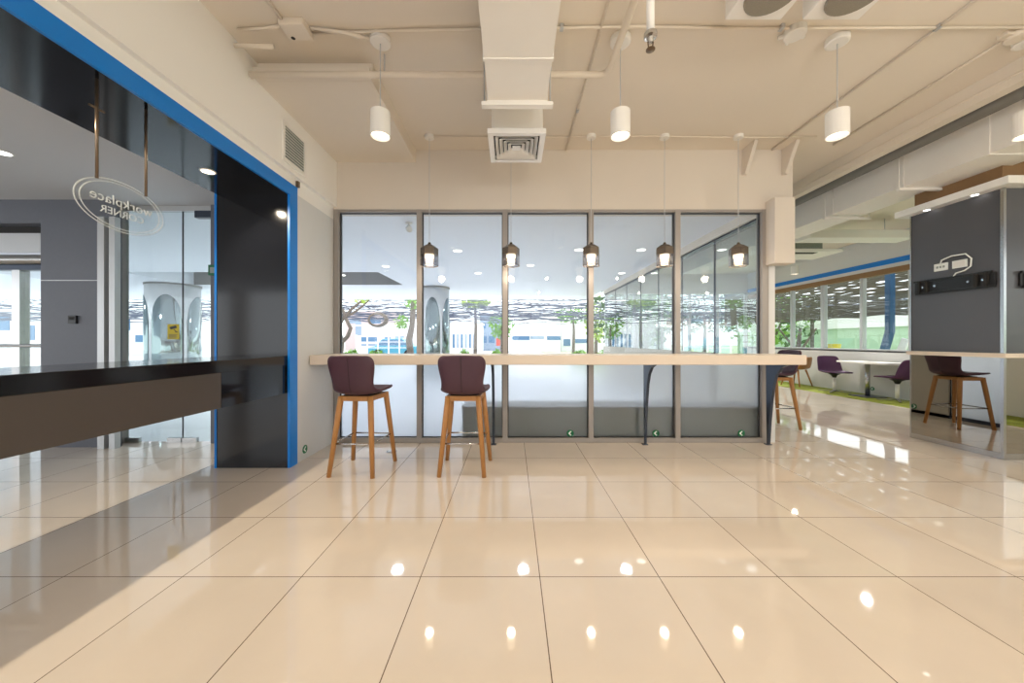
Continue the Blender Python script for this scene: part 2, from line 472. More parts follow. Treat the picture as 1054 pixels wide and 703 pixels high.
# porch ceiling with a rectangular recess
pc = MB()
RX0, RX1, RY0, RY1 = -9.5, -3.25, 8.6, 10.6
pc.box(-22, RX0, YW + 0.2, 14.4, ZP, ZP + 0.4)
pc.box(RX1, XS - 0.06, YW + 0.2, 14.4, ZP, ZP + 0.4)
pc.box(RX0, RX1, YW + 0.2, RY0, ZP, ZP + 0.4)
pc.box(RX0, RX1, RY1, 14.4, ZP, ZP + 0.4)
pc.box(-22, XS - 0.06, YW + 0.2, 14.4, ZP + 0.4, ZP + 0.5)
pc.box(-22, XL - 0.6, YW + 0.05, YW + 0.2, 2.76, ZP + 0.5)
pco = struct(pc.build('porch_ceiling', M['porchceil']))
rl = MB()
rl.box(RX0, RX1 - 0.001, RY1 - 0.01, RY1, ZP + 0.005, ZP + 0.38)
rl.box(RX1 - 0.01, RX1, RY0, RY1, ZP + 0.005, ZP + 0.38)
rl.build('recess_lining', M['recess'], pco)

# ------------------------------------------------------------------ clad column on the right
XCOL, YC0, YC1 = 4.9, 3.535, 4.362
col = struct(MB().box(XCOL + 0.012, 6.1, YC0 + 0.012, YC1, 0, 2.79).build('column', M['slate']))
MB().box(XCOL + 0.03, 6.0, YC0 + 0.03, YC1 - 0.02, 2.79, ZC).build('column_core', M['brown'], col)
m = MB()
m.box(XCOL, XCOL + 0.012, YC0 + 0.012, YC1, 0.06, 1.02)
m.box(XCOL + 0.012, 6.1, YC0, YC0 + 0.012, 0.06, 1.02)
m.build('mirror_panel', M['mirror'], col)
m = MB()
m.box(XCOL - 0.004, XCOL + 0.012, YC0, YC1, 0, 0.06)
m.box(XCOL - 0.004, 6.1, YC0 - 0.004, YC0 + 0.012, 0, 0.06)
m.build('skirting', M['steel'], col)
m = MB()
m.box(XCOL - 0.006, XCOL + 0.02, YC0 - 0.006, YC0 + 0.02, 0.0, 2.79)
m.box(XCOL - 0.002, XCOL + 0.012, YC1 - 0.01, YC1 + 0.004, 0.0, 2.72)
m.build('corner_trim', M['steel'], col)
m = MB()
m.box(XCOL - 0.05, 6.1, YC0 - 0.05, YC1, 1.018, 1.062)
m.build('ledge', M['bartop'], col)
cap = MB().box(4.80, 6.2, 3.43, 4.45, 2.715, 2.79).build('canopy', M['white'], col)
m = MB()
for y in (3.72, 4.15): m.lathe([(0.028, 2.713), (0.028, 2.717)], 4.855, y, 14)
m.build('downlight_lens', M['coolglow'], col)

# television bracket, sockets, cable
def tv_bracket(loc, rz, label):
    b = thing('television_bracket', label, 'bracket', loc, rz, 'television brackets on the column')
    m = MB()
    m.box(-0.36, 0.36, -0.02, 0.0, -0.065, 0.065)
    m.box(-0.36, 0.34, -0.035, -0.012, 0.06, 0.085); m.box(-0.34, 0.36, -0.035, -0.012, -0.085, -0.06)
    m.build('wall_plate', M['blackplastic'], b, bevel=0.003)
    for x in (-0.3, -0.22, 0.22, 0.3): MB().box(x - 0.012, x + 0.012, -0.045, -0.02, -0.07, 0.07).build('rail_clip', M['dark'], b)
    for x in (-0.27, -0.15, 0.15, 0.27): MB().tube([(x, -0.018, 0.0), (x, -0.03, 0.0)], 0.012, 8).build('bolt', M['steel'], b)
    return b
tv_bracket((XCOL + 0.012, 3.95, 1.82), -PI / 2, 'black television bracket with cable loop on the left face of the grey column')
b2 = tv_bracket((5.42, YC0 + 0.012, 1.80), 0, 'black television bracket on the front face of the grey column at the photo edge')
for k, (y, mm) in enumerate(((4.055, 'twin data sockets'), (3.885, 'blank cover'))):
    s = thing('wall_socket', 'white wall plate with %s above the television bracket' % mm, 'socket', (XCOL + 0.012, y, 2.03))
    MB().box(-0.012, 0, -0.065, 0.065, -0.042, 0.042).build('cover_plate', M['signwhite'], s, bevel=0.003)
    if k == 0:
        m = MB()
        for d in (-0.03, 0.0, 0.03): m.box(-0.014, -0.012, d - 0.01, d + 0.01, -0.012, 0.012)
        m.build('outlet', M['acgrey'], s)
    else:
        MB().box(-0.014, -0.012, -0.05, 0.05, -0.03, 0.03).build('inset_plate', M['white'], s)
m = MB().tube([(XCOL - 0.01, 4.05, 2.06), (XCOL - 0.03, 4.02, 2.10), (XCOL - 0.04, 3.92, 2.125), (XCOL - 0.04, 3.80, 2.12), (XCOL - 0.035, 3.755, 2.06),
               (XCOL - 0.03, 3.765, 1.98), (XCOL - 0.025, 3.82, 1.945), (XCOL - 0.02, 3.90, 1.93), (XCOL - 0.015, 3.93, 1.885)], 0.007, 8)
tag(m.build('cable', M['signwhite'], smooth=True), 'white cable looping from the wall socket to the bracket on the grey column', 'cable')

# ------------------------------------------------------------------ bar counter along the window
bar = thing('bar_counter', 'long cream bar counter on dark steel blade legs along the window', 'counter', (0, 3.63, 0))
MB().box(-2.075, 3.02, 0, 0.475, 0.94, 1.04).build('worktop', M['bartop'], bar, bevel=0.006)
def blade(x):
    f = [(0.415, 0.0), (0.395, 0.25), (0.365, 0.5), (0.33, 0.7), (0.285, 0.82), (0.21, 0.9), (0.11, 0.94)]
    bk = [(0.455, 0.94), (0.452, 0.6), (0.447, 0.3), (0.44, 0.0)]
    m = MB().prism(f + bk, 'x', x - 0.006, x + 0.006)
    # lip along the front edge
    for (y0, z0), (y1, z1) in zip(f, f[1:]):
        m.beam((x, y0, z0), (x, y1, z1), 0.03, 0.03, 0.006, 0.006)
    m.box(x - 0.03, x + 0.03, 0.40, 0.455, 0.0, 0.008)
    return m
for x in (-0.21, 1.52, 2.93): blade(x).build('leg', M['darksteel'], bar)

# ------------------------------------------------------------------ bar stools
def make_stool(label, loc, rz):
    s = thing('bar_stool', label, 'bar stool', loc, rz, 'plum bar stools')
    # shell: seat flowing into backrest
    prof = [  # y, z, half width, side lift (z), side wrap (y)
        (0.235, 0.735, 0.150, 0.010, -0.02),
        (0.225, 0.745, 0.190, 0.012, -0.015),
        (0.15, 0.742, 0.222, 0.016, 0.0),
        (0.05, 0.730, 0.226, 0.022, 0.0),
        (-0.06, 0.716, 0.215, 0.034, 0.0),
        (-0.14, 0.712, 0.200, 0.045, 0.015),
        (-0.20, 0.735, 0.186, 0.040, 0.04),
        (-0.228, 0.79, 0.178, 0.02, 0.055),
        (-0.240, 0.86, 0.184, 0.0, 0.06),
        (-0.250, 0.94, 0.202, 0.0, 0.055),
        (-0.262, 1.01, 0.208, -0.004, 0.05),
        (-0.268, 1.05, 0.190, -0.010, 0.045),
        (-0.270, 1.062, 0.150, -0.010, 0.03)]
    m = MB(); rows = []; N = 10
    for y, z, hw, lift, wrap in prof:
        row = []
        for k in range(N + 1):
            u = -1 + 2 * k / N
            row.append(m.bm.verts.new((hw * math.sin(u * PI / 2 * 0.96) / math.sin(PI / 2 * 0.96), y + wrap * abs(u) ** 2.2, z + lift * abs(u) ** 2.2)))
        rows.append(row)
    for A, B in zip(rows, rows[1:]):
        for k in range(N): m.bm.faces.new((A[k], A[k + 1], B[k + 1], B[k]))
    sh = m.build('seat_shell', M['leather'], s, smooth=True, solidify=0.026, subsurf=2)
    m = MB().tube([(0, y - 0.014, z) for y, z, *_ in prof[6:12]], 0.003, 6)
    m.build('seam', M['leatherseam'], sh, smooth=True)
    # frame under the seat
    tops = {(-1, -1): (-0.135, -0.135), (1, -1): (0.135, -0.135), (-1, 1): (-0.15, 0.15), (1, 1): (0.15, 0.15)}
    bots = {(-1, -1): (-0.197, -0.225), (1, -1): (0.197, -0.225), (-1, 1): (-0.215, 0.22), (1, 1): (0.215, 0.22)}
    m = MB()
    zt = 0.672
    for a, b in (((-1, -1), (1, -1)), ((-1, 1), (1, 1)), ((-1, -1), (-1, 1)), ((1, -1), (1, 1))):
        m.beam(tops[a] + (zt,), tops[b] + (zt,), 0.028, 0.028, 0.045, 0.045)
    m.build('seat_frame', M['wood'], s, bevel=0.004)
    MB().box(-0.12, 0.12, -0.12, 0.12, 0.685, 0.702).build('mounting_plate', M['dark'], s)
    for k in tops:
        a, b = tops[k], bots[k]
        mid = (a[0] * 0.72 + b[0] * 0.28, a[1] * 0.72 + b[1] * 0.28, 0.50)
        m = MB().tube([a + (0.69,), mid, b + (0.0,)], [0.026, 0.025, 0.019], 10)
        m.build('leg', M['wood'], s, smooth=True)
    def at(k, z):
        a, b = tops[k], bots[k]; t = 1 - z / 0.69
        return (a[0] + (b[0] - a[0]) * t, a[1] + (b[1] - a[1]) * t, z)
    m = MB()
    for a, b in (((-1, -1), (1, -1)), ((-1, 1), (1, 1)), ((-1, -1), (-1, 1)), ((1, -1), (1, 1))):
        m.tube([at(a, 0.28), at(b, 0.28)], 0.0075, 8)
    m.build('footrest', M['steel'], s, smooth=True)
    return s
st = make_stool('plum leather bar stool on wooden legs, beside the pale left wall', (-1.385, 3.30, 0), math.radians(-4))
dup(st, (-0.435, 3.31, 0), 'plum leather bar stool on wooden legs, standing alone near the middle of the bar', math.radians(-1))
dup(st, (3.62, 4.92, 0), 'plum bar stool past the bar end, reflected in the column mirror', PI / 2)

# ------------------------------------------------------------------ pendants over the bar
def make_bar_pendant(label, loc):
    p = thing('glass_pendant', label, 'pendant lamp', loc, 0, 'smoky glass pendants over the bar')
    L = loc[2]
    top = 2.222 - L; mid = 2.115 - L; bot = 2.0 - L
    MB().lathe([(0.045, -0.035), (0.05, -0.03), (0.05, 0.0)], seg=20).build('canopy', M['whitemetal'], p)
    MB().tube([(0, 0, -0.03), (0, 0, top + 0.02)], 0.0035, 6).build('cord', M['alul'], p)
    R = 0.095
    rot = math.radians(12)
    sh = MB().lathe([(0.012, top + 0.03), (0.02, top + 0.01), (0.045, top), (R, top - 0.035), (R, mid)], seg=6, rot=rot).build('shade_cap', M['smokedark'], p)
    MB().lathe([(R, mid), (R, bot)], seg=6, caps=False, rot=rot).build('glass_shade', M['smoke'], p, solidify=0.006)
    MB().lathe([(R - 0.004, bot), (R + 0.002, bot - 0.004), (R + 0.002, bot + 0.003), (R - 0.004, bot + 0.003)], seg=6, caps=False, rot=rot).build('shade_rim', M['smokedark'], p)
    MB().lathe([(0.0, mid + 0.01), (0.05, mid + 0.005), (0.048, mid - 0.03), (0.038, mid - 0.045), (0.044, mid - 0.06), (0.036, mid - 0.078), (0.042, bot + 0.012), (0.0, bot + 0.008)], seg=16, caps=False).build('bulb', M['bulb'], p, smooth=True)
    return p
YP = 3.84
bp = None
lab = ['first smoky hexagonal glass pendant over the bar, nearest the left wall', 'second smoky hexagonal glass pendant from the left wall, below the air diffuser',
       'middle one of five smoky hexagonal glass pendants, in front of a window mullion', 'fourth smoky hexagonal glass pendant, second nearest the bar end on the right', 'smoky hexagonal glass pendant nearest the right end of the bar']
for i, px in enumerate((442, 526, 608.5, 684, 760)):
    loc = (PX(px, YP), YP, ZC)
    bp = make_bar_pendant(lab[i], loc) if i == 0 else (dup(bp, loc, lab[i]))
    l = bpy.data.lights.new('bar_pendant_light', 'POINT'); l.energy = 5; l.color = (1, 0.82, 0.62); l.shadow_soft_size = 0.04
    lo = bpy.data.objects.new('bar_pendant_light', l); COL.objects.link(lo); lo.location = (loc[0], loc[1], 1.97)

# ------------------------------------------------------------------ white cylinder pendants
def make_cyl(label, loc):
    p = thing('cylinder_pendant', label, 'pendant lamp', loc, 0, 'white cylinder pendants')
    zb, zt = 2.685 - loc[2], 2.865 - loc[2]
    MB().lathe([(0.06, -0.045), (0.072, -0.04), (0.072, 0.0)], seg=24).build('canopy', M['whitemetal'], p)
    MB().tube([(0, 0, -0.04), (0, 0, zt)], 0.004, 6).build('cord', M['alul'], p)
    MB().lathe([(0.058, zb + 0.02), (0.066, zb), (0.07, zb), (0.07, zt), (0.01, zt + 0.002)], seg=28, caps=False).build('lamp_shade', M['whitemetal'], p, smooth=False)
    MB().lathe([(0.059, zb + 0.018), (0.059, zb + 0.022)], seg=24).build('lens', M['lampglow'], p)
    return p
YCY = 2.6
cp = None
spots = [(-0.965, YCY), (0.795, YCY), (2.385, YCY), (3.78, YCY), (6.38, 8.0)]
cl = ['white cylinder pendant lamp hanging near the left wall', 'white cylinder pendant lamp hanging right of the central air duct',
      'white cylinder pendant lamp in front of the right ceiling beam', 'white cylinder pendant lamp cut off at the photo edge by the grey column',
      'small distant white cylinder pendant by the blue band of the wing']
def spot(x, y, z, e, ang=150, col=(1, 0.87, 0.69), r=0.05, blend=0.6, tilt=0.0):
    l = bpy.data.lights.new('lamp_or_fill_spot', 'SPOT'); l.energy = e; l.color = col; l.shadow_soft_size = r
    l.spot_size = math.radians(ang); l.spot_blend = blend
    o = bpy.data.objects.new('lamp_or_fill_spot', l); COL.objects.link(o); o.location = (x, y, z); o.rotation_euler = (0, -math.radians(tilt), 0); return o
for i, (x, y) in enumerate(spots):
    cp = make_cyl(cl[i], (x, y, ZC)) if i == 0 else dup(cp, (x, y, ZC), cl[i])
    spot(x, y, 2.675, (8, 20, 24, 26, 24)[i])
# unseen fill lights without fixtures, added behind the camera to brighten the room
for y in (0.3, -2.2):
    for x in (0.795, 2.385, 3.78, 5.8):
        l = bpy.data.lights.new('rear_fill_light', 'POINT'); l.energy = 21; l.color = (1, 0.89, 0.73); l.shadow_soft_size = 0.03
        lo = bpy.data.objects.new('rear_fill_light', l); COL.objects.link(lo); lo.location = (x, y, 2.6)
for y in (5.6, 8.0, 10.4): spot(5.6, y, 2.9, 85, col=(1, 0.92, 0.86))  # spots with no fixture, added to brighten the dim wing

# downlights in the portal soffit
dl = None
for i, y in enumerate((2.857, 1.45, 0.0, -1.5)):
    x = -2.45
    if i < 2:
        d = thing('recessed_downlight', 'small round downlight in the black soffit, beside the tall black jamb' if i == 0 else 'round downlight in the black soffit at the far left edge', 'downlight', (x, y, ZS))
        MB().lathe([(0.045, -0.006), (0.055, -0.004), (0.055, 0.0)], seg=20).build('ring', M['whitemetal'], d)
        MB().lathe([(0.043, -0.008), (0.043, -0.005)], seg=20).build('lens', M['lampglow'], d)
    spot(x, y, ZS - 0.02, 62, 140, col=(1, 0.86, 0.66), r=0.025, tilt=24)

# ------------------------------------------------------------------ air ducts and diffuser
def duct_box(m, x0, x1, y0, y1, z0, z1, seams):
    m.box(x0, x1, y0, y1, z0, z1)
    for y in seams: m.box(x0 - 0.008, x1 + 0.008, y - 0.012, y + 0.012, z0 - 0.008, z1 + 0.004)
ad = thing('air_duct', 'square cream air duct running overhead to the central diffuser', 'duct', (0.04, 2.7, 3.0))
m = MB(); duct_box(m, -0.22, 0.22, -6.5, 0.0, 0.0, 0.35, [-0.02, -0.42, -1.0, -1.6, -2.4])
m.build('duct_body', M['ductw'], ad)
m = MB().box(-0.27, 0.27, -0.03, 0.02, -0.035, -0.008)
m.build('hanger_channel', M['ductw'], ad)
for x in (-0.25, 0.25): MB().tube([(x, -0.005, -0.03), (x, -0.005, 0.41)], 0.006, 8).build('hanger_rod', M['alul'], ad)
df = thing('air_diffuser', 'square white ceiling diffuser on a box neck at the duct end', 'air diffuser', (0.04, 3.22, 2.93))
MB().box(-0.215, 0.225, -0.18, 0.18, 0.04, 0.48).build('neck', M['ductw'], df)
m = MB()
so = 0.245
m.bm.free(); m.bm = bmesh.new()
def ring(m, a, za, b, zb, th=0.004):
    A = [m.bm.verts.new((i * a, j * a, za)) for i, j in ((-1, -1), (1, -1), (1, 1), (-1, 1))]
    B = [m.bm.verts.new((i * b, j * b, zb)) for i, j in ((-1, -1), (1, -1), (1, 1), (-1, 1))]
    for k in range(4): m.bm.faces.new((A[k], A[(k + 1) % 4], B[(k + 1) % 4], B[k]))
ring(m, 0.245, 0.04, 0.245, 0.0); ring(m, 0.245, 0.0, 0.20, 0.004); ring(m, 0.245, 0.04, 0.2, 0.04)
m.build('outer_frame', M['whitemetal'], df, solidify=0.004)
for a in (0.185, 0.148, 0.111, 0.074):
    m = MB(); ring(m, a, 0.002, a - 0.026, 0.034); m.build('vane', M['whitemetal'], df, solidify=0.003)
m = MB().box(-0.036, 0.036, -0.036, 0.036, 0.004, 0.01); m.build('center_plate', M['whitemetal'], df)
MB().box(-0.2, 0.2, -0.19, 0.19, 0.037, 0.04).build('backing', M['dark'], df)

rd = thing('air_duct', 'big white rectangular air duct crossing in front of the grey column', 'duct', (4.5, 0, 2.95))
m = MB(); duct_box(m, 0, 0.53, -4.0, 4.1, 0, 0.40, [0.6, 1.3, 2.0, 2.7, 3.35, 4.08]); duct_box(m, 0.02, 0.49, 4.1, 9.5, 0.02, 0.38, [5.0, 6.0, 7.0, 8.0])
m.build('duct_body', M['ductw'], rd)
for y in (4.08, 5.05, 6.5, 2.3):
    m = MB().box(-0.06, 0.60, y - 0.02, y + 0.02, -0.035, -0.01); m.build('hanger_channel', M['ductw'], rd)
    for x in (-0.045, 0.585): MB().tube([(x, y, -0.03), (x, y, 0.455)], 0.006, 8).build('hanger_rod', M['ductw'], rd)
# round pipe lying along the beam
tag(MB().tube([(4.23, -4, 3.275), (4.23, 9.5, 3.275)], 0.08, 18).build('insulated_pipe', M['pipegrey'], smooth=True), 'grey insulated pipe running along the white rectangular duct', 'pipe')
for y in (2.1, 4.9, 7.6): MB().box(4.222, 4.238, y - 0.015, y + 0.015, 3.34, ZC).build('pipe_hanger', M['alul'], bpy.data.objects['insulated_pipe'])
# far crossing duct in the wing
tag(MB().prism([(0, 0), (0.35, 0), (0.35, 0.14), (0, 0.14)], 'x', 0, 1.9).build('flat_duct', M['white']), 'flat white duct crossing the wing ceiling', 'duct').location = (5.3, 6.3, 3.02)
for x in (0.3, 1.5): MB().tube([(x, 0.17, 0.13), (x, 0.17, ZC - 3.02)], 0.007, 8).build('hanger_rod', M['alul'], bpy.data.objects['flat_duct'])
# cassette air conditioner
ac = thing('air_conditioner', 'grey ceiling air conditioner with white grille in the wing', 'air conditioner', (5.45, 7.0, 2.92))
MB().box(-0.1, 0.68, 0, 0.5, 0.06, 0.32).build('body', M['acgrey'], ac)
MB().box(-0.2, 1.0, -0.1, 0.6, 0.0, 0.06).build('grille_panel', M['white'], ac, bevel=0.01)
MB().box(0.0, 0.55, -0.05, 0.08, -0.004, 0.0).build('slot', M['dark'], ac)
for x, y in ((-0.05, 0.05), (0.6, 0.05), (-0.05, 0.45), (0.6, 0.45)): MB().tube([(x, y, 0.3), (x, y, 0.49)], 0.006, 6).build('hanger_rod', M['alul'], ac)

# louvred vent on the left beam
v = thing('wall_vent', 'white louvred vent grille high on the left wall', 'vent', (XL + 0.04, 3.32, 2.975))
m = MB()
for a in ((-0.18, 0.18, -0.18, -0.15), (-0.18, 0.18, 0.15, 0.18)): m.box(0, 0.014, a[0], a[1], a[2], a[3])
for a in ((-0.18, -0.15), (0.15, 0.18)): m.box(0, 0.014, a[0], a[1], -0.15, 0.15)
m.build('grille_frame', M['whitemetal'], v)
m = MB()
for k in range(11):
    z = -0.135 + k * 0.027
    m.prism([(0.0, z), (0.003, z), (0.013, z - 0.014), (0.010, z - 0.014)], 'y', -0.15, 0.15)
m.build('louvres', M['whitemetal'], v)
MB().box(0.0, 0.001, -0.15, 0.15, -0.15, 0.15).build('backing', M['acgrey'], v)

# ------------------------------------------------------------------ conduits, boxes, sprinkler, speakers
def pipe(name, pts, r, label, cat='conduit', mat='pipe', clips=()):
    o = MB().tube(pts, r, 10).build(name, M[mat], smooth=True)
    tag(o, label, cat)
    for (x, y, z) in clips:
        MB().box(x - 0.012, x + 0.012, y - 0.02, y + 0.02, z - 0.015, ZC).build('clip', M['alul'], o)
    return o
zc = ZC - 0.012
YA = 2.5
pipe('conduit', [(-1.43, YA + 0.05, zc), (-0.9, YA + 0.03, zc), (-0.3, YA + 0.012, zc - 0.006), (0.9, YA - 0.01, zc - 0.004), (1.6, YA + 0.01, zc), (3.98, YA, zc)], 0.010,
     'long thin cable conduit crossing the ceiling by the cylinder pendant canopies', clips=[(0.35, YA, zc), (1.9, YA, zc), (3.0, YA, zc)])
pipe('conduit', [(-1.95, YA + 0.02, zc), (-1.75, YA, zc - 0.008), (-1.62, YA - 0.01, zc)], 0.010, 'short conduit from the left wall into the ceiling junction box')
pipe('conduit', [(-1.42, YA, zc - 0.005), (-1.2, 2.52, zc - 0.02), (-1.03, 2.58, zc - 0.015)], 0.012, 'short flexible conduit from the junction box to the left cylinder pendant')
pipe('conduit', [(-2.0, 2.56, 3.32), (-1.72, 2.56, 3.31)], 0.016, 'capped stub conduit on the left wall under the junction box')
pipe('conduit', [(-1.58, 2.44, zc), (-1.66, 1.2, zc), (-1.7, -1, zc)], 0.012, 'conduit running from the junction box toward the near edge of the ceiling')
zp = 3.27; XE = 0.745; YPP = 2.56
zp = H + 2.06
XE = 0.36 * 2.06; pp = MB().tube([(-2.03, 2.75, 3.25), (-1.0, 2.75, 3.25), (XE - 0.06, 2.75, 3.25), (XE - 0.02, 2.735, 3.25), (XE, 2.69, 3.25), (XE, 1.0, 3.25), (XE, -2, 3.25)], 0.024, 12).build('water_pipe', M['pipe'], smooth=True)
tag(pp, 'cream water pipe crossing the ceiling with an elbow beside the air duct', 'pipe')
for x in (-0.99, 0.3): MB().tube([(x, 2.75, 3.25), (x, 2.75, ZC)], 0.006, 8).build('pipe_hanger', M['alul'], pp)
XC1 = 0.283 * (ZC - H)
pipe('conduit', [(XC1, 4.1, zc), (XC1, -2, zc)], 0.011, 'thin straight conduit on the ceiling beside the middle cylinder pendant', clips=[(XC1, 3.4, zc), (XC1, 2.2, zc)])
pipe('conduit', [((ZC - H) / 0.738, 4.1, zc), ((ZC - H) / 0.738, -2, zc)], 0.012, 'straight conduit running over the right cylinder pendant')
pipe('conduit', [((ZC - H) / 0.612, 4.0, zc), ((ZC - H) / 0.612, 1.4, zc)], 0.012, 'straight conduit on the ceiling close to the right beam')
pipe('conduit', [(3.985, 9, 3.30), (3.985, 3.2, 3.30), (3.985, 2.4, 3.295), (3.985, -2, 3.295)], 0.009, 'thin conduit fixed along the right ceiling beam')
pipe('conduit', [(-0.95, YP - 0.01, zc), (0.2, YP + 0.012, zc), (1.4, YP - 0.012, zc), (2.6, YP + 0.01, zc - 0.004), (3.3, YP, zc)], 0.007, 'thin cable linking the canopies of the glass pendants')
jb = thing('junction_box', 'cream square junction box on the ceiling at the left', 'junction box', (-1.52, YA, ZC))
MB().box(-0.085, 0.085, -0.07, 0.07, -0.05, 0.0).build('box_body', M['pipe'], jb, bevel=0.006)
MB().lathe([(0.014, -0.052), (0.014, -0.05)], -0.05, 0.045, 12).build('knockout', M['dark'], jb)
jb2 = thing('junction_box', 'white round junction box beside the right cylinder pendant canopy', 'junction box', (2.02, 2.53, ZC))
MB().lathe([(0.06, -0.05), (0.068, -0.045), (0.068, 0.004)], seg=20).build('box_body', M['whitemetal'], jb2)
for a in (0.4, 1.4, 2.6): MB().tube([(0.06 * math.cos(a), 0.06 * math.sin(a), -0.02), (0.1 * math.cos(a), 0.1 * math.sin(a), -0.02)], 0.014, 10).build('cable_gland', M['whitemetal'], jb2)
jb3 = thing('junction_box', 'round junction box at the right edge of the ceiling', 'junction box', (3.64, 2.56, ZC))
MB().lathe([(0.05, -0.05), (0.06, -0.045), (0.06, 0.004)], seg=20).build('box_body', M['pipe'], jb3)
MB().box(-0.1, -0.04, -0.03, 0.03, -0.03, 0).build('cable_gland', M['pipe'], jb3)

sp = thing('sprinkler', 'white drop pipe with a fire sprinkler head, hanging near the middle', 'sprinkler', (0.742, 1.9, 3.235))
MB().tube([(0, 0, 0.004), (0, 0, -0.40)], 0.021, 14).build('drop_pipe', M['whitemetal'], sp, smooth=True)
MB().lathe([(0.02, -0.395), (0.034, -0.40), (0.034, -0.42), (0.018, -0.425), (0.012, -0.45)], seg=16).build('escutcheon', M['steel'], sp)
m = MB().lathe([(0.005, -0.48), (0.024, -0.485), (0.024, -0.489), (0.004, -0.493)], seg=12)
for a in (-0.014, 0.014): m.tube([(a, 0, -0.445), (a * 0.7, 0, -0.483)], 0.004, 6)
m.build('sprinkler_head', M['bronze'], sp)

def speaker(x, label):
    s = thing('ceiling_speaker', label, 'speaker', (x, 2.05, ZC), 0, 'ceiling speakers')
    MB().box(-0.175, 0.175, -0.175, 0.175, -0.21, 0.0).build('cabinet', M['whitemetal'], s, bevel=0.006)
    MB().lathe([(0.135, -0.222), (0.145, -0.215), (0.145, -0.21)], seg=32).build('grille', M['grille'], s)
speaker(1.51, 'white box ceiling speaker with round grille, nearer the sprinkler'); speaker(1.995, 'white box ceiling speaker with round grille, above the right cylinder pendant')

# wedge brackets on the wall above the right end of the window
for x, lb in ((2.70, 'triangular cream bracket at the ceiling above the last glass pendant'), (3.16, 'triangular cream bracket at the ceiling by the end of the window wall')):
    m = MB().prism([(YW - 0.02, ZC), (YW - 0.02, ZC - 0.30), (YW - 0.07, ZC - 0.30), (YW - 0.24, ZC)], 'x', x - 0.02, x + 0.02)
    tag(m.build('wall_bracket', M['paint']), lb, 'bracket')
tag(MB().box(XL + 0.006, XL + 0.03, 3.40, 3.43, 2.665, 2.72).build('metal_clip', M['bronze']), 'small bronze clip at the top corner of the blue trim', 'clip')

# ------------------------------------------------------------------ reception counter in the portal
rc = thing('reception_counter', 'black gloss counter slab with dark apron spanning the left opening', 'counter', (-2.1, 0, 0))
MB().box(-0.60, 0.0, -4.9, 3.305, 0.957, 1.047).build('worktop', M['blackcounter'], rc, bevel=0.004)
MB().box(-0.05, -0.008, -4.9, 2.57, 0.70, 0.957).build('apron', M['apron'], rc)
MB().box(-0.05, -0.008, 2.574, 3.305, 0.70, 0.957).build('end_panel', M['black'], rc)
# hanging acrylic sign
hs = thing('hanging_sign', 'clear oval acrylic sign with white mirrored lettering hanging on two rods', 'sign', (-2.165, 1.98, 1.93))
m = MB(); n = 64
def ell(rx, rz, k): return (rx * math.cos(2 * PI * k / n), rz * math.sin(2 * PI * k / n))
m.prism([ell(0.232, 0.142, k) for k in range(n)], 'x', -0.004, 0.004); m.build('acrylic_panel', M['acrylic'], hs)
m = MB()
for (ro, ri) in ((0.228, 0.222), (0.204, 0.199)):
    for xx in (-0.0055,):
        A = [m.bm.verts.new((xx, *ell(ro, ro * 0.61, k))) for k in range(n)]
        B = [m.bm.verts.new((xx, *ell(ri, ri * 0.61 - 0.001, k))) for k in range(n)]
        for k in range(n): m.bm.faces.new((A[k], A[(k + 1) % n], B[(k + 1) % n], B[k]))
m.build('outline_ring', M['etch'], hs, solidify=0.0015)
RT = Matrix(((0, 0, -1, 0), (-1, 0, 0, 0), (0, 1, 0, 0), (0, 0, 0, 1)))
text('lettering', 'workplace', 0.072, M['etch'], hs, Matrix.Translation((-0.0055, 0, 0.022)) @ RT, spacing=1.05)
text('lettering', 'CORNER', 0.055, M['etch'], hs, Matrix.Translation((-0.0055, 0, -0.04)) @ RT, spacing=1.02)
for y, zb in ((-0.131, 0.117), (0.117, 0.122)):
    MB().tube([(0, y, zb - 0.01), (0, y, ZS - 1.93)], 0.007, 10).build('rod', M['bronze'], hs, smooth=True)
MB().tube([(0, -0.131, 0.47), (0.0, -0.165, 0.47), (0.0, -0.097, 0.47)], 0.006, 8).build('rod_clamp', M['bronze'], hs)

# ------------------------------------------------------------------ lobby: glass doors and details
dr = bpy.data.objects.new('door_1', None); COL.objects.link(dr); struct(dr); dr.location = (-3.85, YW, 0)
for x0, x1 in ((-0.68, -0.004), (0.004, 0.36)):
    MB().box(x0, x1, -0.006, 0.006, 0.012, 2.70).build('glass_leaf', M['glassg'], dr)
m = MB()
m.box(-0.17, -0.006, -0.02, 0.02, 0.0, 0.055); m.box(0.006, 0.17, -0.02, 0.02, 0.0, 0.055); m.box(-0.66, -0.5, -0.02, 0.02, 0.0, 0.055)
m.build('patch_fitting', M['steel'], dr)
MB().box(0.16, 0.36, -0.03, 0.03, 2.62, 2.70).build('door_closer', M['darksteel'], dr)
MB().box(-0.004, 0.004, -0.007, 0.007, 0.012, 2.70).build('glass_edge', M['gasket'], dr)
for s in (-1, 1):
    MB().tube([(s * 0.05, -0.01, 0.93), (s * 0.05, -0.06, 0.93), (s * 0.05, -0.06, 0.35), (s * 0.05, -0.01, 0.35)], 0.013, 10).build('handle', M['steel'], dr)
MB().box(-0.70, 0.38, -0.02, 0.04, 2.70, 2.76).build('head_frame', M['alul'], dr)
struct(MB().box(-4.53, -4.515, YG + 0.065, YW + 0.03, 0, 2.76).build('trim_10', M['recess']))
m = MB(); YF = YG - 0.06; m.box(PX(100, YF), PX(107, YF), YF, YG - 0.002, 0, 2.55); m.box(PX(112, YF), PX(118, YF), YF, YG - 0.002, 0, 2.55)
tag(m.build('door_post', M['alul']), 'pair of pale metal door posts against the grey stone wall', 'door post')
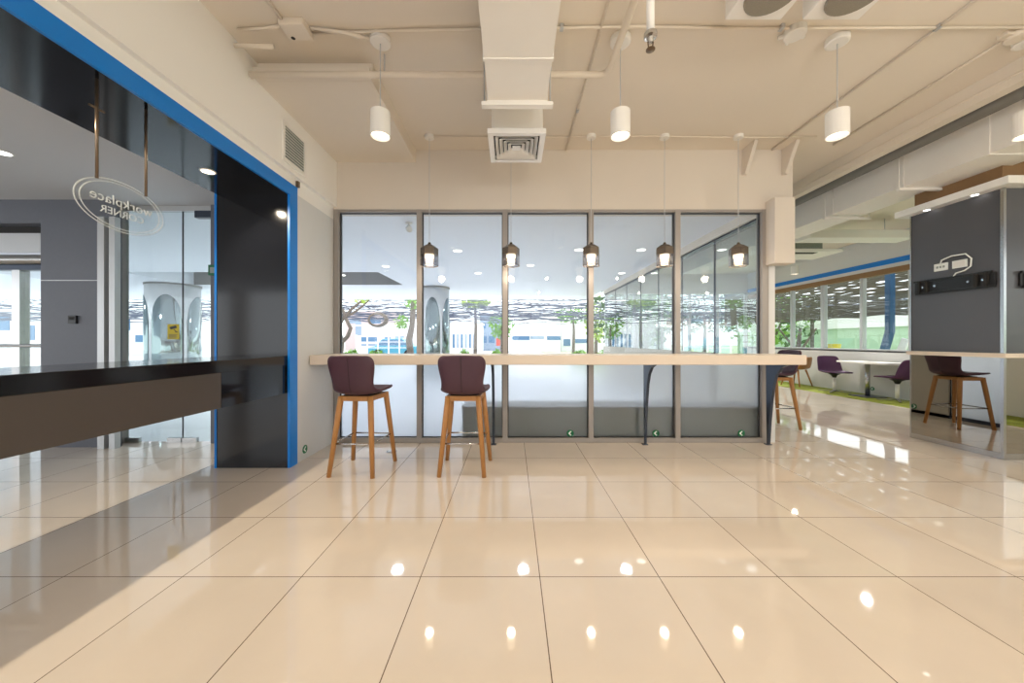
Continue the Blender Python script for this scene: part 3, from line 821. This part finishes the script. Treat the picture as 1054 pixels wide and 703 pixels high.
sk = thing('warning_sticker', 'yellow camera warning sticker on the left glass door', 'sticker', (PX(179.5, YW), YW - 0.012, PZ(341.5, YW)))
MB().box(-0.068, 0.068, -0.001, 0.001, -0.088, 0.088).build('backing', M['yellow'], sk)
m = MB()
m.prism([(-0.045, 0.055), (0.03, 0.075), (0.045, 0.045), (-0.03, 0.025)], 'y', -0.002, -0.001)
m.prism([(0.0, 0.03), (0.012, 0.03), (0.04, 0.0), (0.028, 0.0)], 'y', -0.002, -0.001); m.box(0.02, 0.055, -0.002, -0.001, -0.008, 0.0)
m.build('camera_symbol', M['blackplastic'], sk)
m = MB()
for k in range(4): m.box(-0.05, 0.05 - 0.015 * (k % 2), -0.002, -0.001, -0.035 - k * 0.014, -0.029 - k * 0.014)
m.build('caption_lines', M['apron'], sk)
ex = thing('exit_box', 'small green exit light box beside the lobby glass door', 'exit sign', (-3.42, 4.10, 2.0))
MB().box(-0.07, 0.07, -0.03, 0.0, -0.06, 0.06).build('housing', M['green'], ex, bevel=0.004)
MB().box(-0.045, 0.05, -0.033, -0.03, -0.035, 0.03).build('lit_panel', M['acgrey'], ex)
rdx = thing('card_reader', 'small black square reader on the grey lobby wall', 'card reader', (PX(76.5, YG), YG, PZ(329, YG)))
MB().box(-0.045, 0.045, -0.025, 0, -0.045, 0.045).build('body', M['blackplastic'], rdx, bevel=0.004)
MB().box(-0.03, 0.03, -0.027, -0.025, -0.005, 0.03).build('face_plate', M['dark'], rdx)
# lobby: glazed entrance left of the stone wall
en = bpy.data.objects.new('door_2', None); COL.objects.link(en); struct(en); en.location = (-6.5, YG + 0.15, 0)
MB().box(-2.5, 1.24, 0.0, 0.25, 2.30, 2.50).build('head_recess', M['dark'], en)
MB().box(-2.5, 1.1, -0.04, 0.1, 2.20, 2.42).build('header_box', M['alul'], en)
MB().tube([(-2.5, 0.0, 2.12), (1.24, 0.0, 2.12)], 0.06, 14).build('header_tube', M['steel'], en, smooth=True)
MB().box(-2.5, 1.24, -0.03, 0.05, 2.0, 2.06).build('track', M['darksteel'], en)
px0 = PX(17, YG + 0.15) + 6.5
MB().box(px0, px0 + 0.09, -0.04, 0.05, 0, 2.0).build('post', M['steel'], en)
MB().tube([(-2.5, -0.03, 1.13), (1.24, -0.03, 1.13)], 0.02, 10).build('push_rail', M['steel'], en)
MB().box(-2.5, 1.24, 0.0, 0.01, 0.02, 2.0).build('glass_leaf', M['glassg'], en)
# lobby ceiling lamp
d = thing('recessed_downlight', 'bright round lamp in the lobby ceiling at the left photo edge', 'downlight', (-4.25, 2.96, 2.76))
MB().lathe([(0.05, -0.006), (0.06, -0.004), (0.06, 0)], seg=18).build('ring', M['whitemetal'], d)
MB().lathe([(0.047, -0.008), (0.047, -0.004)], seg=18).build('lens', M['coolglow'], d)
spot(-4.25, 2.96, 2.74, 6, 150, (1, 0.95, 0.9))

# floor-level exit stickers
def exit_sticker(loc, rz, label):
    s = thing('exit_sticker', label, 'exit sign', loc, rz, 'low green exit arrow stickers')
    m = MB().prism([(0.042 * math.cos(2 * PI * k / 24), 0.042 * math.sin(2 * PI * k / 24)) for k in range(24)], 'y', -0.002, 0.0)
    m.build('disc', M['green'], s)
    m = MB().prism([(-0.026, 0.0), (0.004, 0.028), (0.016, 0.022), (-0.006, 0.0), (0.016, -0.022), (0.004, -0.028)], 'y', -0.003, -0.002)
    m.build('arrow', M['signwhite'], s)
    return s
yk = YW + 0.019
e0 = exit_sticker((PX(587, yk), yk, PZ(446, yk)), 0, 'green exit arrow sticker low on the frosted pane left of the middle bar leg')
for px, lb in ((675, 'green exit arrow sticker low on the frosted pane just right of the middle bar leg'), (763, 'green exit arrow sticker low on the frosted pane nearest the bar end')):
    dup(e0, (PX(px, yk), yk, PZ(446, yk)), lb)
dup(e0, (XL + 0.001, 3.56, 0.10), 'green exit arrow sticker low on the wall beside the blue trim', PI / 2)
dup(e0, (XR - 0.001, 7.72, 0.14), 'green exit arrow sticker on the wall under the far table', -PI / 2)
dup(e0, (XS + 0.031, 5.88, 0.10), 'green exit arrow sticker on the low wing wall, seen reflected in the column mirror', PI / 2)
fs = thing('floor_socket', 'small round steel floor socket behind the first bar stool', 'floor socket', (-1.29, 3.8, 0))
MB().lathe([(0.055, 0.0), (0.055, 0.004), (0.045, 0.007)], seg=24).build('ring', M['steel'], fs)
MB().lathe([(0.04, 0.006), (0.04, 0.009)], seg=24).build('lid', M['alul'], fs)

# ------------------------------------------------------------------ wing furniture
struct_c = MB().box(6.98, XR, -4.5, YE - 0.05, 0.0, 0.008).build('carpet', M['carpet'])
tag(struct_c, 'moss green carpet strip along the window wall of the wing', 'carpet')
tb = thing('cafe_table', 'long white cafe table on a steel column under the wing windows', 'table', (7.5, 7.48, 0.008))
m = MB().prism([(0.30 * (abs(math.cos(a)) ** 0.5) * (1 if math.cos(a) >= 0 else -1), 0.52 * (abs(math.sin(a)) ** 0.5) * (1 if math.sin(a) >= 0 else -1)) for a in [2 * PI * (k + 0.5) / 40 for k in range(40)]], 'z', 0.705, 0.735)
m.build('tabletop', M['white'], tb)
MB().tube([(0, 0, 0.01), (0, 0, 0.705)], 0.04, 14).build('pedestal', M['steel'], tb, smooth=True)
MB().box(-0.22, 0.22, -0.2, 0.2, 0.0, 0.015).build('base_plate', M['darksteel'], tb, bevel=0.004)
def shell_chair(loc, rz, label):
    s = thing('swivel_chair', label, 'chair', loc, rz, 'purple swivel chairs')
    prof = [(0.27, 0.455, 0.20, 0.0, 0), (0.24, 0.47, 0.235, 0.0, 0), (0.08, 0.45, 0.25, 0.02, 0), (-0.10, 0.43, 0.25, 0.05, 0), (-0.19, 0.44, 0.25, 0.06, 0.05), (-0.235, 0.52, 0.245, 0.02, 0.09), (-0.27, 0.66, 0.235, 0, 0.09), (-0.31, 0.80, 0.215, 0, 0.08), (-0.315, 0.82, 0.16, 0, 0.05)]
    m = MB(); rows = []; N = 8
    for y, z, hw, lift, wrap in prof:
        rows.append([m.bm.verts.new((hw * (-1 + 2 * k / N), y + wrap * abs(-1 + 2 * k / N) ** 2, z + lift * abs(-1 + 2 * k / N) ** 2)) for k in range(N + 1)])
    for A, B in zip(rows, rows[1:]):
        for k in range(N): m.bm.faces.new((A[k], A[k + 1], B[k + 1], B[k]))
    m.build('seat_shell', M['plum'], s, smooth=True, solidify=0.03, subsurf=1)
    MB().lathe([(0.03, 0.33), (0.06, 0.39), (0.12, 0.42)], seg=14).build('swivel_mount', M['blackplastic'], s)
    MB().tube([(0, 0, 0.03), (0, 0, 0.36)], 0.032, 14).build('stem', M['whitemetal'], s, smooth=True)
    m = MB()
    for k in range(4):
        a = PI / 4 + k * PI / 2
        m.beam((0, 0, 0.035), (0.29 * math.cos(a), 0.29 * math.sin(a), 0.012), 0.05, 0.035, 0.03, 0.02)
    m.build('star_base', M['steel'], s)
    return s
ch = shell_chair((7.38, 8.12, 0.01), PI - 0.2, 'purple swivel shell chair at the far end of the white cafe table')
dup(ch, (7.50, 6.90, 0.01), 'purple swivel shell chair at the near end of the white cafe table', 0.1)
# wooden chair farther along
wc = thing('wooden_chair', 'tan wooden chair with splayed legs far behind the bar end', 'chair', (7.38, 9.2, 0.02), 0.3)
m = MB(); rows = []
for y, z, hw in ((0.24, 0.43, 0.2), (0.1, 0.425, 0.24), (-0.15, 0.42, 0.24), (-0.23, 0.47, 0.23), (-0.27, 0.6, 0.22), (-0.3, 0.76, 0.2)):
    rows.append([m.bm.verts.new((hw * u, y + 0.05 * u * u * (z > 0.45), z + 0.03 * u * u * (z < 0.45))) for u in (-1, -0.5, 0, 0.5, 1)])
for A, B in zip(rows, rows[1:]):
    for k in range(4): m.bm.faces.new((A[k], A[k + 1], B[k + 1], B[k]))
m.build('seat_shell', M['wood'], wc, smooth=True, solidify=0.02, subsurf=1)
for i in (-1, 1):
    for j in (-1, 1): MB().tube([(i * 0.14, j * 0.13, 0.42), (i * 0.23, j * 0.23, 0.0)], [0.022, 0.014], 10).build('leg', M['wood'], wc, smooth=True)

# ------------------------------------------------------------------ porch: columns, planter, lamps, camera
def mirror_column(px, Y, d, label, phase=0.0):
    x = PX(px, Y)
    c_ = thing('round_column', label, 'column', (x, Y, 0))
    MB().lathe([(d / 2, 0.0), (d / 2, ZP)], seg=48).build('plaster_shaft', M['bwhite'], c_, smooth=True)
    na = 5
    for q in range(na):
        a0 = -PI / 2 + q * 2 * PI / na + phase; hw = PI / na * 0.86
        m = MB(); prev = None; ns = 14; R = d / 2 + 0.012
        for k in range(ns + 1):
            u = -1 + 2 * k / ns
            zt = 1.75 + 0.75 * math.sqrt(max(0, 1 - u * u))
            a = a0 + u * hw
            p = [m.bm.verts.new((R * math.cos(a), R * math.sin(a), z)) for z in (0.02, 0.9, zt)]
            if prev:
                for j in range(2): m.bm.faces.new((prev[j], prev[j + 1], p[j + 1], p[j]))
            prev = p
        m.build('arched_mirror', M['chrome'], c_, smooth=True, solidify=0.01)
    MB().lathe([(d / 2 + 0.02, ZP - 0.05), (d / 2 + 0.02, ZP)], seg=48).build('top_band', M['recess'], c_)
    return c_
mirror_column(448, 11.1, 0.86, 'round mirror-clad porch column seen through the second window')
mirror_column(179, 10.6, 1.25, 'wide round mirror-clad porch column behind the lobby glass door', 0.5)
pl = thing('planter_bench', 'low grey planter box outside the frosted panes', 'planter', (PX(476, YW + 0.05), YW + 0.045, 0))
L = 2.93 - PX(476, YW + 0.1)
MB().box(0, L, 0.0, 0.38, 0, 0.40).build('box_body', M['bench'], pl)
MB().box(-0.01, L + 0.01, -0.012, 0.39, 0.385, 0.41).build('rim', M['recess'], pl)
pd = None
for i, (px, py) in enumerate(((471, 258), (596, 257), (546, 273), (397, 274), (660, 257), (492, 281), (640, 281), (352, 283))):
    Y = (ZP - H) * F / (CY - py); x = PX(px, Y)
    lb = 'round recessed lamp glowing in the white porch ceiling'
    if pd is None:
        pd = thing('porch_downlight', lb, 'downlight', (x, Y, ZP), 0, 'porch ceiling downlights')
        MB().lathe([(0.08, -0.006), (0.095, -0.004), (0.095, 0)], seg=18).build('ring', M['whitemetal'], pd)
        MB().lathe([(0.077, -0.008), (0.077, -0.004)], seg=18).build('lens', M['coolglow'], pd)
    else: dup(pd, (x, Y, ZP), lb)
for x in (-11, -7.5, -4.5, -2, 0.2, 2.0):
    for y in (6.2, 9.2, 12.4): spot(x, y, ZP - 0.02, 84, 150, (0.90, 0.95, 1.0), 0.08)  # extra spots on a plain grid, added to brighten the porch ceiling
sc_ = thing('security_camera', 'small white security camera under the porch ceiling outside the first window', 'camera', (PX(421, 5.0), 5.0, ZP))
MB().lathe([(0.045, -0.02), (0.05, 0)], seg=16).build('mount', M['whitemetal'], sc_)
MB().tube([(0, 0, -0.01), (0, 0, -0.07)], 0.012, 8).build('arm', M['whitemetal'], sc_)
MB().tube([(-0.03, 0.06, -0.06), (0.03, -0.08, -0.12)], 0.04, 14).build('body', M['whitemetal'], sc_, smooth=False)

# ------------------------------------------------------------------ the street outside
struct(MB().box(-80, 80, 14.6, 90, -0.4, -0.05).build('street', M['asphalt']))
struct(MB().box(XS - 0.05, 60, YE + 0.2, 90, -0.3, -0.04).build('garden_path', M['lawn']))
struct(MB().box(XR + 0.2, 60, -20, YE + 0.2, -0.3, -0.04).build('garden', M['lawn']))

def tree(name, label, base, limbs, crowns, leafmat, n, size, seedv):
    t_ = thing(name, label, 'tree', base)
    m = MB()
    for pts, r in limbs: m.tube(pts, r, 8)
    m.build('trunk', M['bark'], t_, smooth=True)
    if crowns: MB().leaves(crowns, n, size, seedv).build('foliage', M[leafmat], t_)
    return t_
def pt(px, py, Y, base): return (PX(px, Y) - base[0], 0, PZ(py, Y) - base[2])
Y = 17.0; b = (PX(349, Y), Y, -0.05)
tree('bare_tree', 'bare forked tree trunk on the street at the first window', b,
     [([(0, 0, 0), pt(352, 352, Y, b), pt(350, 343, Y, b), pt(349, 336, Y, b), pt(353, 328, Y, b), pt(362, 318, Y, b), pt(372, 310, Y, b)], [0.14, 0.12, 0.09, 0.08, 0.08, 0.07, 0.05]),
      ([pt(352, 352, Y, b), pt(358, 346, Y, b), pt(361, 338, Y, b), pt(356, 328, Y, b), pt(353, 318, Y, b)], [0.11, 0.10, 0.09, 0.08, 0.06]),
      ([pt(356, 326, Y, b), pt(364, 322, Y, b), pt(372, 316, Y, b), pt(380, 309, Y, b)], [0.06, 0.06, 0.05, 0.03])],
     [((pt(372, 309, Y, b)), (0.4, 0.4, 0.12))], 'leafy', 40, 0.10, 3)
Y = 18.0; b = (PX(424, Y), Y, -0.05)
tree('street_tree', 'dark street tree trunk with pale leaves beside the mirrored column', b,
     [([(0, 0, 0), pt(421, 350, Y, b), pt(424, 336, Y, b), pt(425, 320, Y, b), pt(426, 302, Y, b)], [0.16, 0.18, 0.14, 0.14, 0.10])],
     [(pt(427, 312, Y, b), (0.55, 0.5, 0.35)), (pt(415, 332, Y, b), (0.5, 0.4, 0.35))], 'leaf', 130, 0.10, 5)
Y = 24.0
for i, (px, py, rx, rz, mt, lb) in enumerate(((489, 312, 1.0, 0.35, 'leafy', 'yellow green treetop above the cables at the second window'),
        (516, 334, 0.9, 1.0, 'leaf', 'green street tree behind the second window mullion'), (590, 324, 1.6, 0.6, 'leaf', 'green tree over the white building at the middle window'),
        (613, 328, 0.75, 1.7, 'leafy', 'tall yellow green tree beside the fourth window mullion'), (660, 331, 1.7, 0.7, 'leaf', 'round topped green tree seen through the side glazing'),
        (672, 312, 1.4, 0.4, 'leafy', 'pale treetop high at the fourth window'), (725, 322, 3.4, 1.6, 'leafd', 'big dark green tree seen through the last window'), (772, 330, 2.6, 1.9, 'leaf', 'big green tree by the end of the window wall'))):
    Yt = (23.8, 25.0, 27.5, 23.6, 29.0, 23.8, 27.0, 31.5)[i]; b = (PX(px, Yt), Yt, -0.05)
    z = PZ(py, Yt)
    tree('street_tree', lb, b, [([(0, 0, 0), (0.05, 0, z * 0.6), (0, 0, z)], [0.13, 0.10, 0.06])], [((0, 0, z), (rx, rx * 0.8, rz))], mt, int(160 + 120 * rx * rz), 0.16, 20 + i)
# utility cables
rnd = random.Random(11)
for i in range(38):
    Y = 18.6 + 0.12 * i
    if i < 8: py0 = 325 + rnd.uniform(-3, 3.5)
    else: py0 = rnd.uniform(306, 332)
    z0 = PZ(py0, Y); sag = rnd.uniform(0.0, 0.35); tilt = rnd.uniform(-0.002, 0.002); ph = rnd.uniform(0, 6)
    pts = []
    for k in range(121):
        x = -34 + 68 * k / 120
        pts.append((x, Y, z0 + tilt * x + 0.05 * math.sin(x * 1.7 + ph) + 0.04 * math.sin(x * 2.9 + ph * 3) + sag * 0.3 * math.sin(x * 0.33 + ph * 2)))
    o = MB().tube(pts, rnd.uniform(0.010, 0.034), 5).build('utility_cable', M['cable'], smooth=True)
    tag(o, 'dark utility cable strung along the bright street outside the windows', 'cable', 'tangled street cables')
Y = 18.35
cr = (PX(388, Y), Y, PZ(329, Y))
m = MB()
for q in range(4):
    r = 0.36 + 0.035 * q
    m.tube([(cr[0] + r * 1.1 * math.cos(a), Y + 0.05 * q, cr[2] + r * 0.8 * math.sin(a)) for a in [2 * PI * k / 28 for k in range(28)]], 0.03, 6, closed=True)
tag(m.build('cable_coil', M['bark'], smooth=True), 'coil of cable hanging among the street cables', 'cable coil')
# buildings
def building(name, label, px0, px1, ytop, ybot, Y, mat, wins=(), depth=5.0, roof=None):
    x0, x1 = PX(px0, Y), PX(px1, Y)
    zt = PZ(ytop, Y); zb = -0.4 if ybot is None else PZ(ybot, Y)
    b_ = thing(name, label, 'building', ((x0 + x1) / 2, Y, 0))
    w_ = (x1 - x0) / 2
    wl_ = MB().box(-w_, w_, 0, depth, zb, zt).build('walls', M[mat], b_)
    MB().box(-w_ - 0.15, w_ + 0.15, -0.15, depth + 0.1, zt, zt + 0.15).build('roof', M[roof or mat], b_)
    for (a, b2, c2, d2, mm) in wins:
        MB().box(PX(a, Y) - (x0 + x1) / 2, PX(b2, Y) - (x0 + x1) / 2, -0.06, 0.02, PZ(d2, Y), PZ(c2, Y)).build('window', M[mm], b_)
    return b_
building('white_building', 'big blank white building behind the cables at the middle window', 529, 577, 323, None, 38, 'bwhite', [(527, 545, 346, 350, 'bwin'), (563, 577, 346, 350, 'bwin'), (546, 560, 346, 349, 'bgrey')])
building('white_building', 'pale building with a blue strip beside the fourth mullion', 577.5, 607, 331, None, 40, 'bwhite', [(580, 587, 349, 356, 'bwin'), (592, 606, 349, 353, 'bwin')])
building('white_building', 'white building with blue window strips at the first window', 366, 426, 336, None, 34, 'bwhite', [(372, 388, 347, 352, 'bwin'), (372, 388, 354, 356, 'bgrey'), (396, 402, 347, 357, 'bwin'), (407, 416, 345, 350, 'bgrey'), (366, 372, 333, 345, 'bgrey')])
building('grey_building', 'grey blue house with dark windows at the second window', 494, 517, 325, None, 44, 'bgrey', [(496, 500, 333, 338, 'bwin'), (503, 509, 346, 353, 'bwin'), (495, 501, 346, 353, 'bwin')])
building('white_building', 'low white building with narrow slots behind the white posts', 440, 493.5, 333, None, 37, 'bwhite', [(466 + 4.2 * k, 468 + 4.2 * k, 344, 358, 'bgrey' if k % 2 else 'bwin') for k in range(6)])
building('white_building', 'low white pavilion with glass front seen through the side glazing', 623, 684, 339, None, 34, 'bwhite', [(626, 633, 341, 357, 'bwin'), (635, 644, 341, 357, 'bgrey'), (648, 658, 340, 352, 'bwin'), (662, 680, 344, 347, 'bwin')])
building('rose_building', 'rose building low beyond the cables at the first window', 355, 400, 322, None, 46, 'bpink', [(360, 372, 328, 333, 'bgrey'), (380, 392, 328, 333, 'bwin')])
building('white_building', 'white block with blue glazing seen past the lobby door', 120, 170, 322, None, 30, 'bwhite', [(128, 134, 328, 340, 'bwin'), (140, 150, 345, 352, 'bwin'), (155, 163, 330, 342, 'bgrey')])
building('white_building', 'white block seen past the lobby entrance at the left edge', -20, 45, 318, None, 28, 'bwhite', [(0, 10, 325, 340, 'bwin'), (28, 36, 335, 350, 'bwin'), (14, 22, 345, 355, 'bgrey')])
# street railing with white posts
Y = 23.0
rl_ = thing('street_railing', 'white street railing with thin posts behind the hedge', 'railing', (0, Y, 0))
m = MB()
for z in (PZ(345.5, Y), PZ(352, Y), PZ(358, Y)): m.box(PX(366, Y), PX(425, Y), -0.03, 0.03, z - 0.025, z + 0.025)
m.build('rails', M['bwhite'], rl_)
for px in (367, 378, 389, 400, 411, 424): MB().box(PX(px, Y) - 0.04, PX(px, Y) + 0.04, -0.04, 0.04, -0.05, PZ(344.5, Y)).build('post', M['bwhite'], rl_)
# hedges
Y = 16.5
for i, (px0, px1, lb) in enumerate(((352, 372, 'clipped green hedge under the bare tree'), (376, 400, 'clipped green hedge before the white railing'), (470, 484, 'small green shrub near the mirrored column'), (504, 518, 'green shrub at the second window mullion'), (588, 606, 'green shrub row at the middle window'), (612, 640, 'green shrub row at the fourth window'))):
    x0, x1 = PX(px0, Y), PX(px1, Y); z1 = PZ(357.5, Y)
    cs = [((0, 0, 0.35 * z1), ((x1 - x0) / 2, 0.3, 0.6 * z1))]
    h_ = thing('hedge', lb, 'hedge', ((x0 + x1) / 2, Y + i * 0.05, -0.05))
    MB().leaves(cs, 420, 0.09, 60 + i).build('foliage', M['leaf'], h_)
    MB().tube([(0, 0, 0), (0, 0, 0.5 * z1)], 0.05, 6).build('stem', M['bark'], h_)
# parked cars
def car(label, px, Y, mat, L=3.6):
    c_ = thing('parked_car', label, 'car', (PX(px, Y), Y, -0.05))
    pr = [(-L / 2, 0.3), (-L / 2, 0.75), (-L / 2 + 0.5, 0.85), (-L / 2 + 1.0, 1.35), (L / 2 - 1.2, 1.4), (L / 2 - 0.7, 0.9), (L / 2, 0.78), (L / 2, 0.3)]
    MB().prism(pr, 'y', -0.8, 0.8).build('body', M[mat], c_, bevel=0.06)
    gl = [(-L / 2 + 0.68, 0.9), (-L / 2 + 1.04, 1.28), (L / 2 - 1.23, 1.32), (L / 2 - 0.85, 0.92)]
    MB().prism(gl, 'y', -0.82, 0.82).build('side_windows', M['bwin'], c_)
    for x in (-L / 2 + 0.75, L / 2 - 0.75):
        for y in (-0.78, 0.78): MB().tube([(x, y - 0.1, 0.32), (x, y + 0.1, 0.32)], 0.32, 18).build('wheel', M['tyre'], c_)
car('teal car parked across the street at the first window', 409, 25, 'teal')
car('pale car parked across the street at the side glazing', 655, 21.6, 'bwhite')
m = thing('shop_sign', 'small red street sign at the second window', 'sign', (PX(515, 30), 30, 0))
MB().box(-0.35, 0.35, -0.05, 0.05, PZ(356, 30), PZ(348, 30)).build('panel', M['red'], m)
MB().tube([(0, 0, -0.1), (0, 0, PZ(356, 30))], 0.04, 8).build('post', M['bgrey'], m)

# ------------------------------------------------------------------ garden side of the wing
ls = thing('louvre_screen', 'weathered slatted sun screen hanging outside the wing windows', 'screen', (9.6, 0, 0))
m = MB(); r2 = random.Random(5)
for k in range(34):
    z = 1.86 + k * 0.046
    ph = r2.uniform(0, 6); am = r2.uniform(0.012, 0.028)
    prev = None; n_ = 46
    for j in range(n_ + 1):
        y = 3.0 + 13.0 * j / n_
        zz = z + am * math.sin(y * 5.2 + ph) + 0.01 * math.sin(y * 11 + ph * 3)
        q = [m.bm.verts.new((0 + d, y, zz + e)) for d, e in ((0.0, 0.03), (0.03, 0.0), (0.0, -0.03), (-0.008, 0.0))]
        if prev:
            for a in range(4): m.bm.faces.new((prev[a], prev[(a + 1) % 4], q[(a + 1) % 4], q[a]))
        prev = q
m.build('slats', M['slat'], ls)
for y in (5.0, 8.2, 11.4, 14.6): MB().box(0.02, 0.08, y - 0.04, y + 0.04, -0.05, 3.4).build('post', M['slat'], ls)
gw = thing('garden_wall', 'pale green garden wall with white coping beyond the wing windows', 'wall', (14, 0, -0.05))
MB().box(0, 0.3, -4, 22, 0, 1.75).build('wall_body', M['gardenwall'], gw)
MB().box(-0.08, 0.38, -4, 22, 1.75, 2.3).build('coping', M['bwhite'], gw)
bpz = thing('blue_post', 'blue leaning steel post outside the nearest wing window', 'post', (8.9, 8.9 * F / (916 - CX), -0.05))
m = MB(); m.beam((0, 0, 1.42), (0, 0, 3.3), 0.12); m.beam((0, 0.32, 0.3), (0, 0, 1.45), 0.12); m.beam((0, 0.36, 0.0), (0, 0.32, 0.32), 0.12); m.build('post_body', M['bluepost'], bpz)
bd = thing('leaning_board', 'white board leaning beside the blue post in the garden', 'board', (9.0, 9.0 * F / (928 - CX), -0.05))
MB().prism([(0.32, 0.0), (0.52, 0.0), (0.0, 1.3), (-0.15, 1.25)], 'x', 0, 0.04).build('panel', M['bwhite'], bd)
MB().prism([(0.30, 0.35), (0.36, 0.35), (0.10, 1.0), (0.04, 1.0)], 'x', -0.004, 0.0).build('stripe', M['red'], bd)
yb = thing('yellow_bucket', 'yellow bucket on the grass outside the wing window', 'bucket', (9.4, 9.4 * F / (857 - CX), -0.05))
MB().lathe([(0.13, 0.75), (0.19, 1.12), (0.2, 1.14)], seg=18).build('pail', M['yellow'], yb)
MB().box(-0.25, 0.25, -0.25, 0.25, 0.0, 0.75).build('crate', M['slat'], yb)
Yg = 11.0
for i, (x, y, z, rr, mt, lb) in enumerate(((12.0, 16.4, 2.6, (1.6, 1.4, 1.7), 'leaf', 'leafy garden tree at the far wing window'), (11.2, 13.9, 1.7, (0.7, 0.6, 1.0), 'leafd', 'thin dark garden tree outside the middle wing window'), (17.2, 9.5, 2.8, (2.4, 2.2, 1.2), 'leafd', 'broad tree above the garden wall'), (5.0, 14.4, 2.4, (2.0, 1.0, 1.6), 'leafd', 'dense tree outside the far end of the wing'), (6.4, 17.0, 2.4, (1.3, 0.7, 1.5), 'leaf', 'bright green tree outside the far corner of the wing'))):
    tree('garden_tree', lb, (x, y, -0.05), [([(0, 0, 0), (0.05, 0.05, z * 0.5), (0.1, 0, z)], [0.12, 0.09, 0.05]), ([(0.04, 0.04, z * 0.45), (-0.5, 0.3, z)], [0.06, 0.03]), ([(0.04, 0.04, z * 0.4), (0.3, -0.5, z)], [0.06, 0.03])],
         [((0, 0, z), rr)], mt, 700 if i != 1 else 90, 0.14, 80 + i)

# ------------------------------------------------------------------ daylight
wd = bpy.data.worlds.new('sky'); SC.world = wd; wd.use_nodes = True
nt = wd.node_tree
bg = nt.nodes['Background']
bg.inputs[0].default_value = (0.93, 0.97, 1.0, 1); bg.inputs[1].default_value = 2.6
sl = bpy.data.lights.new('sun', 'SUN'); sl.energy = 4.0; sl.angle = 0.02; sl.color = (1, 0.97, 0.92)
so = bpy.data.objects.new('sun', sl); COL.objects.link(so); so.rotation_euler = (math.radians(-28), math.radians(24), 0)

# ------------------------------------------------------------------ camera
cam = bpy.data.cameras.new('camera'); co = bpy.data.objects.new('camera', cam); COL.objects.link(co)
co.location = (0, 0, H); co.rotation_euler = (PI / 2, 0, 0)
cam.sensor_fit = 'HORIZONTAL'; cam.sensor_width = 36.0; cam.lens = F / 1054 * 36.0
cam.shift_y = -(CY - 351.5) / 1054.0 * -1.0
cam.clip_start = 0.05; cam.clip_end = 500
SC.camera = co
SC.view_settings.view_transform = 'Standard'
SC.view_settings.look = 'None'
SC.view_settings.exposure = -0.03
SC.view_settings.gamma = 1.0
SC.view_settings.use_curve_mapping = False
SC.cycles.max_bounces = 10
SC.cycles.diffuse_bounces = 5
SC.cycles.glossy_bounces = 5
SC.cycles.transmission_bounces = 8
SC.cycles.transparent_max_bounces = 16
SC.cycles.sample_clamp_indirect = 6.0
SC.cycles.caustics_reflective = False
